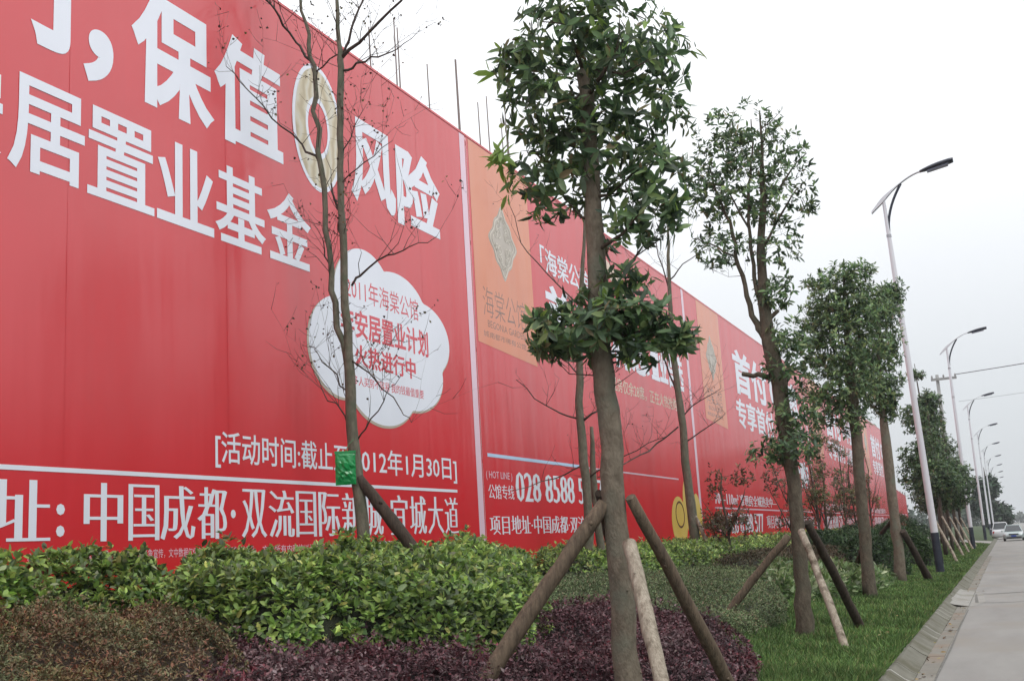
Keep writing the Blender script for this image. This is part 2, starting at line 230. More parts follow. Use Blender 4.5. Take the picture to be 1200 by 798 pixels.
def poly_dist(poly, x, y):
    d = np.full(len(x), 1e9); n = len(poly)
    for i in range(n):
        a = np.array(poly[i]); b = np.array(poly[(i+1)%n]); ab = b-a; L2 = (ab**2).sum()
        t = np.clip(((x-a[0])*ab[0]+(y-a[1])*ab[1])/L2, 0, 1)
        d = np.minimum(d, np.hypot(x-a[0]-t*ab[0], y-a[1]-t*ab[1]))
    return d
def smooth_noise(seed, x, y, s):
    r = np.random.default_rng(seed); v = np.zeros(len(x))
    for k in range(7):
        a = r.uniform(0, 6.28); f = s*r.uniform(.6, 2.2); v += np.sin((x*math.cos(a)+y*math.sin(a))*f + r.uniform(0,6.28))
    return v/7**.5/1.3
def bed(name, poly, h, n, L, W, cols, wts, seed, rr=.35, lump=.12, ls=1.6, k=5, spread=(.3,1.0), fine=True, mat=None,
        label=None, cat='shrubs', kind=None, holes=0, core=(.02,.022,.014), part='foliage', tonev=.25, coreh=.66, edge_n=.75, upw=1.0, patch=0, stray=.05, ero=.14):
    """planting bed or hedge: shoots with whorls of leaves over a rounded height field, dark twiggy heart inside"""
    rng = np.random.default_rng(seed); xs = [p[0] for p in poly]; ys = [p[1] for p in poly]
    H = lambda x, y, d: h*np.sqrt(np.clip(1-(1-np.minimum(d/rr,1))**2, 0, 1))*(1+lump*smooth_noise(seed, x, y, ls)+lump*.6*smooth_noise(seed+5, x, y, ls*3.3))
    X = []; Y = []
    tot = 0
    while tot < n:
        x = rng.uniform(min(xs), max(xs), n); y = rng.uniform(min(ys), max(ys), n); m = poly_inside(poly, x, y)
        X.append(x[m]); Y.append(y[m]); tot += m.sum()
        if tot == 0 and len(X) > 20: break
    x = np.concatenate(X)[:n]; y = np.concatenate(Y)[:n]; d = np.clip(poly_dist(poly, x, y)+ero*smooth_noise(seed+8, x, y, 3.5)-ero*.6, .0, None)
    ed = d < rr
    z = H(x, y, d); zz = z - rng.exponential(.09, len(x))*np.where(ed, 1.5, 1)*h + np.where(rng.uniform(size=len(x)) < stray, rng.uniform(.02,.17,len(x)), 0)
    # extra shoots on the flanks
    nf = int(n*edge_n); per = []
    Ls = [math.dist(poly[i], poly[(i+1)%len(poly)]) for i in range(len(poly))]
    si = rng.choice(len(poly), nf, p=np.array(Ls)/sum(Ls)); t = rng.uniform(0,1,nf)
    pa = np.array(poly); A = pa[si]; B = pa[(si+1)%len(poly)]; cen = pa.mean(axis=0)
    q = A+(B-A)*t[:,None]; inn = unit(np.stack([cen[0]-q[:,0], cen[1]-q[:,1], 0*q[:,0]], axis=1))[:,:2]
    nrm = np.stack([-(B-A)[:,1], (B-A)[:,0]], axis=1); nrm /= np.linalg.norm(nrm, axis=1, keepdims=True)
    nrm *= np.sign(np.sum(nrm*inn, axis=1, keepdims=True)+1e-6)
    f = rng.uniform(0,1,nf)**1.2; wig = .10*smooth_noise(seed+9, q[:,0], q[:,1], 4)*h*2
    dd = rr*(1-np.sqrt(np.clip(1-f*f,0,1)))+wig
    qx = q[:,0]+nrm[:,0]*dd; qy = q[:,1]+nrm[:,1]*dd
    fz = f*h*(1+lump*smooth_noise(seed, qx, qy, ls))
    P = np.concatenate([np.stack([x, y, gza(x)+zz], axis=1), np.stack([qx, qy, gza(qx)+fz], axis=1)])
    A1 = np.stack([rng.normal(0,.35,len(x)), rng.normal(0,.35,len(x)), np.full(len(x),upw)], axis=1)
    A2 = np.stack([-nrm[:,0]*(1.2-f)+rng.normal(0,.3,nf), -nrm[:,1]*(1.2-f)+rng.normal(0,.3,nf), .45+f*.6], axis=1)
    tone = 1+tonev*smooth_noise(seed+3, P[:,0], P[:,1]+P[:,2]*1.3, 2.6)+tonev*.6*rng.normal(0,1,len(P))
    a = whorls(rng, P, np.concatenate([A1,A2]), k, L, W, cols, wts, spread, back=L[1]*.7, tone=np.clip(tone,.45,1.7))
    if patch:   # neighbouring shoots share a hue, as one plant's foliage does
        cc = np.array(cols); nsh = len(P); w_ = np.zeros((nsh, len(cols)))
        for j in range(len(cols)): w_[:,j] = wts[j]*np.exp(2.4*smooth_noise(seed+40+j, P[:,0], P[:,1], 3.2)+.5*rng.normal(size=nsh))
        w_ /= w_.sum(1, keepdims=True); pc = np.repeat(w_@cc, k, axis=0)
        a = list(a); a[5] = np.clip(a[5]*(1-patch*.6)+pc*patch*.6*np.repeat(np.clip(tone,.45,1.7), k)[:,None], 0, 1)
    V, F, C = leaf_arrays(*a, fine=fine)
    root = empty(name, (float(np.mean(xs)), float(np.mean(ys)), gz(np.mean(xs))), label=label, cat=cat)
    V = V - np.array(root.location)
    link(part, mesh(part, V, F, mat or M_leaf, colors=C), root, kind='stuff')
    # heart of twigs, a lumpy solid well below the leaf surface
    nx = 36; gx = np.linspace(min(xs), max(xs), nx); ny = max(12, int(nx*(max(ys)-min(ys))/max(.5,(max(xs)-min(xs))))); ny = min(ny, 160); gy = np.linspace(min(ys), max(ys), ny)
    G = np.meshgrid(gx, gy); fx = G[0].ravel(); fy = G[1].ravel(); ins = poly_inside(poly, fx, fy)
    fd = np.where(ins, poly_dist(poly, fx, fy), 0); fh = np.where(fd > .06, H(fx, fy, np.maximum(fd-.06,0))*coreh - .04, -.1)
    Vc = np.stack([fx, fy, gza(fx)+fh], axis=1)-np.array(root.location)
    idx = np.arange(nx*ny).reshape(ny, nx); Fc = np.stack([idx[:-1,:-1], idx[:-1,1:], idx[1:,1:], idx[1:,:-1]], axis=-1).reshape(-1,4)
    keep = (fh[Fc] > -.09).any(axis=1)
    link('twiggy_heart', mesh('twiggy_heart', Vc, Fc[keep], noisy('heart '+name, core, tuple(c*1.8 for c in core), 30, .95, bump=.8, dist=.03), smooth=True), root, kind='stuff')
    return root
# ------------------------------------------------------------------ trees
def jitter_path(rng, pts, amp, sub=3):
    out = []
    for i in range(len(pts)-1):
        a = Vector(pts[i][:3]); b = Vector(pts[i+1][:3]); ra, rb = pts[i][3], pts[i+1][3]
        for j in range(sub):
            t = j/sub; p = a.lerp(b, t)
            if j or i: p = p + Vector(rng.normal(0, amp, 3))
            out.append((p, ra+(rb-ra)*t))
    out.append((Vector(pts[-1][:3]), pts[-1][3])); return out
def near_path(paths, q):
    best = None; bd = 1e9
    for P in paths:
        for (p, r) in P:
            d = (p-q).length + max(0, p.z-q.z+.15)*1.5
            if d < bd: bd = d; best = (p, r)
    return best
def add_branches(mb, rng, paths, targets, r0=.012, n=5):
    for q in targets:
        q = Vector(q); b = near_path(paths, q)
        p, r = b; L = (q-p).length
        if L < .03: continue
        mid = p.lerp(q, .5) + Vector((0,0,-.1*L)) + Vector(rng.normal(0, .06*L, 3))
        rr = min(r*.7, r0*(.4+L))
        mb.tube([p, mid, q], [rr, rr*.65, rr*.25], n, cap=False)
        paths.append([(p.lerp(mid,.5), rr*.8),(mid, rr*.65), (mid.lerp(q,.5), rr*.45)])
# ------------------------------------------------------------------ setting: ground, road, kerb
M_soil = noisy('soil and turf', (.022,.045,.014), (.05,.085,.028), 9, .95, bump=.6, bscale=60, dist=.03, c3=(.06,.052,.03), s3=.9)
M_road = noisy('concrete road', (.205,.20,.19), (.262,.258,.243), .9, .9, (1,.25,1), .35, 90, c3=(.225,.212,.19), s3=.35, dist=.004, world=True)
M_kerb = noisy('kerb concrete', (.11,.107,.082), (.185,.18,.15), 3.2, .92, bump=.5, bscale=40, dist=.01, c3=(.10,.095,.065), s3=1.4, world=True)
M_gutter = noisy('gutter concrete', (.16,.152,.13), (.215,.205,.18), 2.1, .92, bump=.4, bscale=50, dist=.008, c3=(.20,.165,.13), s3=1.1, world=True)
M_patch = noisy('pale concrete', (.25,.245,.225), (.29,.285,.265), 2, .9, c3=(.19,.18,.15), s3=1.4, world=True, bump=.3, bscale=30)
M_mortar = plain('mortar', (.42,.41,.38), .9)
M_tar = noisy('tar seam', (.09,.088,.08), (.16,.155,.14), 6, .8, bump=.4)
far = 1600.
ys = [-40, 0, 6, 10, 15, 20, 30, 45, 70, 110, 200, 500, far]
prof = [-1500] + GX[:8]; pz = [1.0] + GZ[:8]
V = [(x, y, z) for y in ys for x, z in zip(prof, pz)]; nx = len(prof)
F = [(j*nx+i, j*nx+i+1, (j+1)*nx+i+1, (j+1)*nx+i) for j in range(len(ys)-1) for i in range(nx-1)]
link('ground', mesh('ground', V, F, M_soil, smooth=True), kind='structure')
V = [(-1.26,-40,0),(11.5,-40,0),(11.5,far,0),(-1.26,far,0)]
link('road', mesh('road', V, [(0,1,2,3)], M_road), kind='structure')
V = [(11.5,-40,.12),(1500,-40,.12),(1500,far,.12),(11.5,far,.12),(11.5,-40,-.1),(11.5,far,-.1)]
link('verge_opposite', mesh('verge_opposite', V, [(0,1,2,3),(4,0,3,5)], M_soil), kind='structure')
kerb = empty('kerb', (.25,0,0), kind='structure')
def kerb_mesh(L, j=0.0):
    mb = MB(); mb.prism([(-1.80,-.1),(-1.80,.155),(-1.745,.16),(-1.60,.05),(-1.525,.012),(-1.525,-.1)], 'y', .003, L-.003)
    me = bpy.data.meshes.new('kerb_stone'); me.from_pydata(mb.V, [], mb.F); me.update()
    bm = bmesh.new(); bm.from_mesh(me); bmesh.ops.recalc_face_normals(bm, faces=bm.faces); bmesh.ops.bevel(bm, geom=bm.edges[:], offset=.003, segments=1, affect='EDGES'); bm.to_mesh(me); bm.free()
    me.materials.append(M_kerb); return me
KM = kerb_mesh(1.0); rk = random.Random(4)
y = 6.0; k = 0
while y < 92:
    o = link('kerb_stone', KM, kerb, (rk.uniform(-.005,.005), y, rk.uniform(-.004,.003))); o.rotation_euler.z = rk.uniform(-.006,.006)
    y += 1.0
mb = MB(); mb.prism([(-1.80,-.1),(-1.80,.13),(-1.73,.135),(-1.53,.0),(-1.53,-.1)], 'y', 92, 900); mb.prism([(-1.80,-.1),(-1.80,.13),(-1.73,.135),(-1.53,.0),(-1.53,-.1)], 'y', -30, 6)
mb.build('kerb_run', M_kerb, kerb)
mb = MB()
for yy, w in [(14.2,.03),(19.5,.02),(20.25,.035),(23.25,.04),(24.0,.035),(24.75,.02),(12.0,.03),(33.0,.03)]: mb.prism([(-1.80,.10),(-1.80,.158),(-1.745,.163),(-1.60,.055),(-1.525,.018),(-1.525,.0)], 'y', yy-w/2+.0, yy+w/2)
mb.build('mortar_joint', M_mortar, kerb)
gut = empty('gutter', (.25,0,0), kind='structure')
mb = MB(); mb.box(-1.522,-1.30,.004,.996,-.05,.012)
GM = mb.build('gutter_slab', M_gutter, gut, bevel=.004); GM.location.y = 6
for i in range(1, 60):
    o = GM.copy(); col.objects.link(o); o.parent = gut; o.location = (rk.uniform(-.006,.006), 6+i, rk.uniform(-.004,.003))
link('side_road', mesh('side_road', [(-1.53,93,.158),(-1.53,106,.158),(-9.5,106,1.008),(-9.5,93,1.008),(-6.5,106,.862),(-6.5,93,.862),(-5,106,.63),(-5,93,.63),(-3,106,.29),(-3,93,.29)], [(0,1,8,9),(9,8,6,7),(7,6,4,5),(5,4,2,3)], M_patch), kind='structure')
link('concrete_patch', mesh('concrete_patch', [(-1.04,27.0,.004),(-.9,27.2,.004),(-.72,28.4,.004),(-.8,31,.004),(-.88,32,.004),(-1.04,33,.004)], [(0,1,2,3,4,5)], M_patch), kind='structure')
link('drop_kerb', mesh('drop_kerb', [(-1.57,26.8,.168),(-1.33,26.8,.066),(-1.045,26.8,.02),(-1.045,32.5,.02),(-1.33,32.5,.066),(-1.57,32.5,.168)], [(0,1,4,5),(1,2,3,4)], M_patch), kind='structure')
def seam(pts, w):
    V = []; F = []
    for i, (x, y) in enumerate(pts):
        a = pts[max(0,i-1)]; b = pts[min(len(pts)-1,i+1)]; dx, dy = b[0]-a[0], b[1]-a[1]; l = math.hypot(dx,dy)
        ww = w*(.7+.6*abs(math.sin(i*2.3)))
        V += [(x-dy/l*ww, y+dx/l*ww, .005), (x+dy/l*ww, y-dx/l*ww, .005)]
    F = [(2*i,2*i+1,2*i+3,2*i+2) for i in range(len(pts)-1)]
    link('tar_seam', mesh('tar_seam', V, F, M_tar), kind='structure')
seam([(-1.03,31.6),(-.6,31.4),(0,31.7),(.8,31.5),(2,32.1),(4,32.0),(11,32.6)], .07)
seam([(-1.0,31.4),(-.95,29.6),(-.9,28.1),(-.3,27.9),(.15,28.1)], .03)
seam([(-1.03,12),(-1.035,15),(-1.02,18),(-1.03,22),(-1.02,26)], .012)
for yy in (42.5, 53, 64, 80): seam([(-1.03,yy),(2,yy+.1),(6,yy-.05),(11.4,yy)], .04)
# ------------------------------------------------------------------ lettering
def outline_loops(text, res=3, spacing=1.0):
    c = bpy.data.curves.new('outline', 'FONT'); c.body = text; c.fill_mode = 'NONE'; c.resolution_u = res; c.space_character = spacing
    o = bpy.data.objects.new('outline', c); col.objects.link(o)
    dg = bpy.context.evaluated_depsgraph_get(); m = bpy.data.meshes.new_from_object(o.evaluated_get(dg))
    V = np.array([v.co[:2] for v in m.vertices]); nxt = {}
    for e in m.edges: nxt.setdefault(e.vertices[0], e.vertices[1]) if e.vertices[1] == e.vertices[0]+1 else None
    loops = []; cur = [0] if len(V) else []
    closing = {max(e.vertices): min(e.vertices) for e in m.edges if abs(e.vertices[0]-e.vertices[1]) > 1}
    for i in range(len(V)):
        if i in nxt: cur.append(i+1)
        else:
            if len(cur) > 2: loops.append(V[cur])
            cur = [i+1]
    bpy.data.objects.remove(o); bpy.data.meshes.remove(m); bpy.data.curves.remove(c)
    return loops
def fill_nonzero(loops):
    """triangles inside a set of closed outlines, overlapping strokes merged (non-zero winding)"""
    from mathutils.geometry import delaunay_2d_cdt
    V = []; E = []
    for P in loops:
        b = len(V); n = len(P); V += [Vector((float(p[0]), float(p[1]))) for p in P]; E += [(b+i, b+(i+1)%n) for i in range(n)]
    vo, eo, fo, _, _, _ = delaunay_2d_cdt(V, E, [], 0, 1e-6)
    vo = np.array([(v.x, v.y) for v in vo]); T = np.array([f for f in fo if len(f) == 3])
    if not len(T): return vo, []
    c = vo[T].mean(axis=1); wn = np.zeros(len(c))
    for P in loops:
        x0, y0 = P[:,0], P[:,1]; x1, y1 = np.roll(x0,-1), np.roll(y0,-1)
        cy = c[:,1][:,None]; cx = c[:,0][:,None]
        cross = (x1-x0)*(cy-y0)-(cx-x0)*(y1-y0)
        wn += ((y0 <= cy) & (y1 > cy) & (cross > 0)).sum(1) - ((y0 > cy) & (y1 <= cy) & (cross < 0)).sum(1)
    T = T[wn != 0]; return vo, [tuple(int(i) for i in t) for t in T]
def lettering(name, text, Y0, Y1, Z0, Z1, mat, parent, ox=0., oy=0., x=-9.996850, fit=True, spacing=1.0, res=2, split=False, wide=0, **k):
    """words printed on the hoarding face: box Y0..Y1, Z0..Z1; ox / oy fatten upright and level strokes"""
    loops = outline_loops(text, res, spacing)
    area = lambda P: .5*np.sum(P[:,0]*np.roll(P[:,1],-1)-np.roll(P[:,0],-1)*P[:,1])
    s = np.sign(sum(area(P) for P in loops)) or 1
    new = []; raw = []
    for P in loops:
        d = np.linalg.norm(P-np.roll(P,1,axis=0), axis=1); P = P[d > 1e-4]
        if len(P) < 3: continue
        a = P-np.roll(P,1,axis=0); b = np.roll(P,-1,axis=0)-P
        a /= np.linalg.norm(a,axis=1,keepdims=True)+1e-9; b /= np.linalg.norm(b,axis=1,keepdims=True)+1e-9
        na = np.stack([a[:,1],-a[:,0]],1)*s; nb = np.stack([b[:,1],-b[:,0]],1)*s
        den = np.maximum(1+np.sum(na*nb,axis=1,keepdims=True), .35)
        n = (na+nb)/den; n = np.clip(n, -1.6, 1.6)
        new.append(P+n*np.array([ox,oy])); raw.append(P)
    A = np.concatenate(new); lo = A.min(0); hi = A.max(0)
    Q = [(P-lo)/(hi-lo)*np.array([Y1-Y0, Z1-Z0]) for P in new]
    groups = [list(range(len(Q)))]
    if split:
        if wide:                       # full-width characters sit in cells of one em
            adv = wide; cell = [int(np.floor(R[:,0].mean()/adv)) for R in raw]
            groups = [[i for i in range(len(Q)) if cell[i] == c] for c in sorted(set(cell))]
        else:
            order = sorted(range(len(Q)), key=lambda i: Q[i][:,0].min()); groups = []; right = -1e9
            for i in order:
                if Q[i][:,0].min() > right: groups.append([])
                groups[-1].append(i); right = max(right, Q[i][:,0].max())
    L0 = np.array(parent.location) if parent is not None else np.zeros(3)
    last = None
    for g in groups:
        V, F = fill_nonzero([Q[i] for i in g])
        if not F: continue
        W = np.stack([np.full(len(V), x), V[:,0]+Y0, V[:,1]+Z0], axis=1)
        kk = dict(k)
        if not split and len(text) > 1: kk['kind'] = 'stuff'
        last = link(name, mesh(name, W-L0, F, mat), parent, **kk)
    return last
def flat(name, pts, x, mat, parent, root, **k):
    V = np.array([(x, p[0], p[1]) for p in pts]) - np.array(root.location)
    return link(name, mesh(name, V, [tuple(range(len(pts)))], mat), parent, **k)
def vinyl(name, c, c2=None):
    m, N, L, b = newmat(name)
    tc = N.new('ShaderNodeTexCoord'); n = N.new('ShaderNodeTexNoise'); n.inputs['Scale'].default_value = .45; n.inputs['Detail'].default_value = 3
    L.new(tc.outputs['Object'], n.inputs['Vector'])
    r = N.new('ShaderNodeValToRGB'); r.color_ramp.elements[0].position = .3; r.color_ramp.elements[1].position = .7
    r.color_ramp.elements[0].color = rgb(c); r.color_ramp.elements[1].color = rgb(c2 or tuple(v*1.1 for v in c))
    L.new(n.outputs['Fac'], r.inputs['Fac']); L.new(r.outputs['Color'], b.inputs['Base Color'])
    mp = N.new('ShaderNodeMapping'); mp.inputs['Scale'].default_value = (1,1.6,.22); L.new(tc.outputs['Object'], mp.inputs['Vector'])
    n2 = N.new('ShaderNodeTexNoise'); n2.inputs['Scale'].default_value = .9; n2.inputs['Detail'].default_value = 2.5; L.new(mp.outputs[0], n2.inputs['Vector'])
    bp = N.new('ShaderNodeBump'); bp.inputs['Strength'].default_value = .5; bp.inputs['Distance'].default_value = .06
    L.new(n2.outputs['Fac'], bp.inputs['Height']); L.new(bp.outputs['Normal'], b.inputs['Normal'])
    setin(b, Roughness=.26); b.inputs['Specular IOR Level'].default_value = .95; b.inputs['IOR'].default_value = 1.6
    return m
M_red = vinyl('red vinyl', (.60,.010,.018), (.66,.016,.028)); M_orange = vinyl('orange vinyl', (.68,.19,.075), (.72,.23,.10))
M_white = vinyl('white print', (.74,.77,.86)); M_pinkline = vinyl('pale pink print', (.72,.52,.62)); M_redink = vinyl('red ink', (.62,.025,.05))
M_blueline = vinyl('pale blue print', (.45,.62,.84)); M_cream = vinyl('cream print', (.68,.52,.38)); M_gold = vinyl('gold print', (.62,.42,.08), (.75,.58,.2))
M_orn = vinyl('grey ornament print', (.42,.36,.29)); M_ornl = vinyl('pale ornament print', (.66,.60,.50)); M_brown = vinyl('brown print', (.17,.07,.035))
M_steel = noisy('galvanised frame', (.20,.20,.20), (.32,.31,.30), 8, .6)
def woodring():
    m, N, L, b = newmat('cream banded print'); tc = N.new('ShaderNodeTexCoord'); w = N.new('ShaderNodeTexWave'); w.bands_direction = 'Y'
    w.inputs['Scale'].default_value = 1.3; w.inputs['Distortion'].default_value = 9; w.inputs['Detail'].default_value = 3; L.new(tc.outputs['Object'], w.inputs['Vector'])
    r = N.new('ShaderNodeValToRGB'); r.color_ramp.elements[0].color = (.50,.42,.28,1); r.color_ramp.elements[1].color = (.66,.62,.52,1); L.new(w.outputs['Fac'], r.inputs['Fac'])
    e = r.color_ramp.elements.new(.5); e.color = (.62,.55,.40,1)
    L.new(r.outputs[0], b.inputs['Base Color']); setin(b, Roughness=.42); return m
M_ring = woodring()
def oval(cy, cz, ry, rz, n=48): return [(cy+ry*math.cos(2*math.pi*i/n), cz+rz*math.sin(2*math.pi*i/n)) for i in range(n)]
def ring(name, cy, cz, ry, rz, iy, iz, x, mat, parent, root, n=48, dc=(0,0), **k):
    A = oval(cy,cz,ry,rz,n); B = oval(cy+dc[0],cz+dc[1],iy,iz,n)
    V = np.array([(x,*p) for p in A+B])-np.array(root.location)
    return link(name, mesh(name, V, [(i,(i+1)%n,n+(i+1)%n,n+i) for i in range(n)], mat), parent, **k)
XW = -10.0; ZB = 1.02; ZT = 10.95
def billboard(Y0, Y1, label, zt=ZT, slant=0):
    root = empty('hoarding_panel', (XW, (Y0+Y1)/2, gz(XW)), label=label, cat='billboard', group='red printed hoarding panels along the road')
    def loc(mb): mb.V = [(v[0]-root.location[0], v[1]-root.location[1], v[2]-root.location[2]) for v in mb.V]; return mb
    rr = random.Random(int(Y0))
    nseg = max(3, int((Y1-Y0)/1.2)); V = []; F = []
    # printed sheet, slightly slack between its posts
    nz = 9
    for i in range(nseg+1):
        y = Y0+.01+(Y1-Y0-.02)*i/nseg
        for j in range(nz+1):
            zt_ = zt - (slant*(i/nseg) if slant else 0)
            z = ZB+(zt_-ZB)*j/nz; edge = 0 if i in (0,nseg) or j in (0,nz) else 1
            V.append((XW-.004*edge*rr.random(), y+(-.9*j/nz if (slant and i == nseg) else 0), z))
    F = [(i*(nz+1)+j, (i+1)*(nz+1)+j, (i+1)*(nz+1)+j+1, i*(nz+1)+j+1) for i in range(nseg) for j in range(nz)]
    link('sheet', mesh('sheet', np.array(V)-np.array(root.location), F, M_red, smooth=True), root)
    yy = Y0+1.5
    while yy < Y1-.6 and not slant:   # welded seams between the printed drops of vinyl
        flat('weld_seam', [(yy,ZB+.05),(yy+.010,ZB+.05),(yy+.010,zt-.03),(yy,zt-.03)], XW+.0010, M_red, root, root); yy += 3.05
    mb = MB()
    nb = max(2, round((Y1-Y0)/3))
    for i in range(nb+1):
        y = Y0+.06+(Y1-Y0-.12)*i/nb
        loc(MB().box(XW-.16,XW-.05,y-.05,y+.05,gz(XW)-.2,zt-.05)).build('post', M_steel, root)
    for z in (1.3, 3.7, 6.1, 8.5, 10.8):
        if z < zt: loc(MB().box(XW-.05,XW-.022,Y0+.01,Y1-.01 - (1.0 if slant else 0),z-.04,z+.04)).build('rail', M_steel, root)
    if not slant: loc(MB().box(XW-.05,XW+.012,Y0+.005,Y1-.005,zt-.0,zt+.045)).build('top_edge', M_red, root)
    return root
def stripe(root, y, w=.26, z0=ZB+.01, z1=ZT-.02): return flat('edge_stripe', [(y-w/2,z0),(y+w/2,z0),(y+w/2,z1),(y-w/2,z1)], -9.996400, M_pinkline, root, root)
def bar(root, y0, y1, z, h, mat): return flat('rule_line', [(y0,z-h/2),(y1,z-h/2),(y1,z+h/2),(y0,z+h/2)], -9.996400, mat, root, root)
# panel 1: big slogan
p1 = billboard(2.2, 21.3, 'huge red hoarding panel nearest the camera with the white slogan and cloud badge')
BO = .028
lettering('slogan_character', '门', 8.35, 9.80, 8.15, 10.0, M_white, p1, .05, .04, res=5)
lettering('slogan_character', '，', 10.02, 10.54, 7.99, 8.76, M_white, p1, .03, .03, res=8)
lettering('slogan_character', '保', 10.87, 12.60, 8.07, 9.86, M_white, p1, .040, .028, res=4)
lettering('slogan_character', '值', 12.61, 14.33, 8.10, 9.88, M_white, p1, .040, .022, res=4)
ring('slogan_zero_edge', 15.37, 9.13, .76, 1.15, .30, .46, -9.996625, M_white, p1, p1)
ring('slogan_zero', 15.37, 9.13, .68, 1.07, .37, .56, -9.995500, M_ring, p1, p1)
lettering('slogan_character', '风', 16.40, 18.02, 8.15, 9.78, M_white, p1, .036, .03, res=4)
lettering('slogan_character', '险', 18.07, 19.90, 8.12, 9.80, M_white, p1, .036, .026)
for ch, a, b in [('安',7.6,8.8),('居',8.88,10.06),('置',10.11,11.32),('业',11.37,12.57),('基',12.60,13.82),('金',13.86,15.07)]:
    lettering('subline_character', ch, a, b, 6.50, 7.70, M_white, p1, .022, .013, res=4)
ell = [(15.95,5.38,1.02,.88),(16.75,6.25,1.05,1.02),(17.9,6.35,1.15,.72),(18.9,5.95,1.1,.72),(18.4,5.25,1.25,.75),(17.3,4.95,1.25,.82),(16.6,5.5,1,1)]
cy, cz = 17.3, 5.7; out = []
for i in range(180):
    t = 2*math.pi*i/180; dx, dz = math.cos(t), math.sin(t); best = 0
    for (ey,ez,ry,rz) in ell:
        A = (dx/ry)**2+(dz/rz)**2; B = 2*((cy-ey)*dx/ry**2+(cz-ez)*dz/rz**2); Cc = ((cy-ey)/ry)**2+((cz-ez)/rz)**2-1; D_ = B*B-4*A*Cc
        if D_ > 0: best = max(best, (-B+math.sqrt(D_))/(2*A))
    out.append((cy+dx*best, cz+dz*best))
flat('cloud_badge_edge', [(cy-.03+(a-cy)*1.012, cz-.03+(b-cz)*1.012) for a, b in out], -9.997075, M_orn, p1, p1)
flat('cloud_badge', out, -9.996625, M_white, p1, p1)
lettering('badge_text', '2011年海棠公馆', 16.1, 18.72, 6.28, 6.70, M_redink, p1, .0, .0, x=-9.995500, split=True)
lettering('badge_text', '年安居置业计划', 15.9, 19.08, 5.60, 6.12, M_redink, p1, .03, .02, x=-9.995500, split=True, wide=1.0)
lettering('badge_text', '火热进行中', 16.32, 18.52, 5.10, 5.50, M_redink, p1, .034, .022, x=-9.995500, split=True, wide=1.0)
lettering('badge_text', '多人买房不容易 我的钱最值重要', 16.25, 18.80, 4.76, 4.93, M_redink, p1, .01, .0, x=-9.995500)
lettering('date_text', '[活动时间:截止至', 12.55, 16.0, 3.18, 3.70, M_white, p1, .012, .006, split=True)
lettering('date_text', '2012年1月30日]', 16.15, 20.06, 3.18, 3.70, M_white, p1, .012, .006, split=True)
bar(p1, 3.0, 20.05, 3.03, .055, M_white)
S = dict(ox=.026, oy=-.014)
lettering('address_text', '地', 7.6, 8.6, 2.20, 2.88, M_white, p1, **S)
lettering('address_text', '址', 8.75, 9.62, 2.22, 2.90, M_white, p1, **S)
lettering('address_text', ':', 9.70, 9.83, 2.26, 2.64, M_white, p1, .03, .03)
for ch, a, b in [('中',10.12,10.77),('国',10.86,11.42),('成',11.44,12.12),('都',12.16,12.80),('双',13.12,13.72),('流',13.76,14.42),('国',14.46,15.02),('际',15.08,15.72),('新',15.76,16.4),('城',16.45,17.1),('宜',17.35,18.0),('城',18.05,18.7),('大',18.75,19.4),('道',19.45,20.05)]:
    lettering('address_character', ch, a, b, 2.20, 2.90, M_white, p1, **S)
for a in (12.93, 17.22): flat('address_dot', oval(a, 2.54, .055, .06, 14), -9.996400, M_white, p1, p1)
lettering('small_print', '必达咨询。电话详情168800号。本广告仅作形象宣传，文中数据仅供参考，文中图片仅作形象展示', 9.3, 13.4, 1.97, 2.09, M_pinkline, p1, .0, .0, res=1)
lettering('small_print', '文中所有内容均以政府批准文件为准', 13.6, 16.0, 1.97, 2.09, M_pinkline, p1, .0, .0, res=1)
lettering('badge_text', '顺驰', 16.9, 17.7, 1.90, 2.1, M_white, p1, .02, .01, split=True)
stripe(p1, 21.12)
# ornament
def ornament(root, cy, cz, ry, rz, parent):
    def dia(s, b=.10, n=96):
        o = []
        for i in range(n):
            t = 2*math.pi*i/n; c, s_ = math.cos(t), math.sin(t); r = 1/(abs(c)**1.25+abs(s_)**1.25)**(1/1.25); r *= 1+b*math.cos(8*t)*.6-b*.5*abs(math.sin(2*t))**6
            o.append((cy+ry*s*r*c, cz+rz*s*r*s_))
        return o
    flat('emblem_ground', dia(1.0), -9.996175, M_orn, parent, root)
    mbv = []
    def stroke(pts, w, close=False):
        n = len(pts); V = []; 
        for i in range(n):
            a = pts[(i-1)%n] if (close or i) else pts[0]; b = pts[(i+1)%n] if (close or i < n-1) else pts[-1]
            dx, dz = b[0]-a[0], b[1]-a[1]; l = math.hypot(dx,dz) or 1
            V += [(pts[i][0]-dz/l*w, pts[i][1]+dx/l*w), (pts[i][0]+dz/l*w, pts[i][1]-dx/l*w)]
        F = [(2*i,2*i+1,2*((i+1)%n)+1,2*((i+1)%n)) for i in range(n if close else n-1)]
        mbv.append((V,F))
    stroke(dia(.90), .020*rz, True); stroke(dia(.72), .016*rz, True)
    for sx in (-1,1):
        for sz in (-1,1):
            for (ay, az, rr_, tw) in [(.27,.22,.17,1.7),(.20,.48,.12,1.5),(.48,.16,.12,1.5),(.09,.66,.08,1.2)]:
                pts = []
                for i in range(26):
                    t = i/25; a = t*2*math.pi*tw; r = rr_*(1-t*.8)
                    pts.append((cy+ry*sx*(ay+r*math.cos(a)), cz+rz*sz*(az+r*math.sin(a))))
                stroke(pts, .016*rz)
    V = []; F = []
    for v, f in mbv:
        b = len(V); V += v; F += [tuple(b+i for i in q) for q in f]
    Vn = np.array([(-9.9895, a, b) for a, b in V])-np.array(root.location)
    link('emblem_scrolls', mesh('emblem_scrolls', Vn, F, M_ornl), parent)
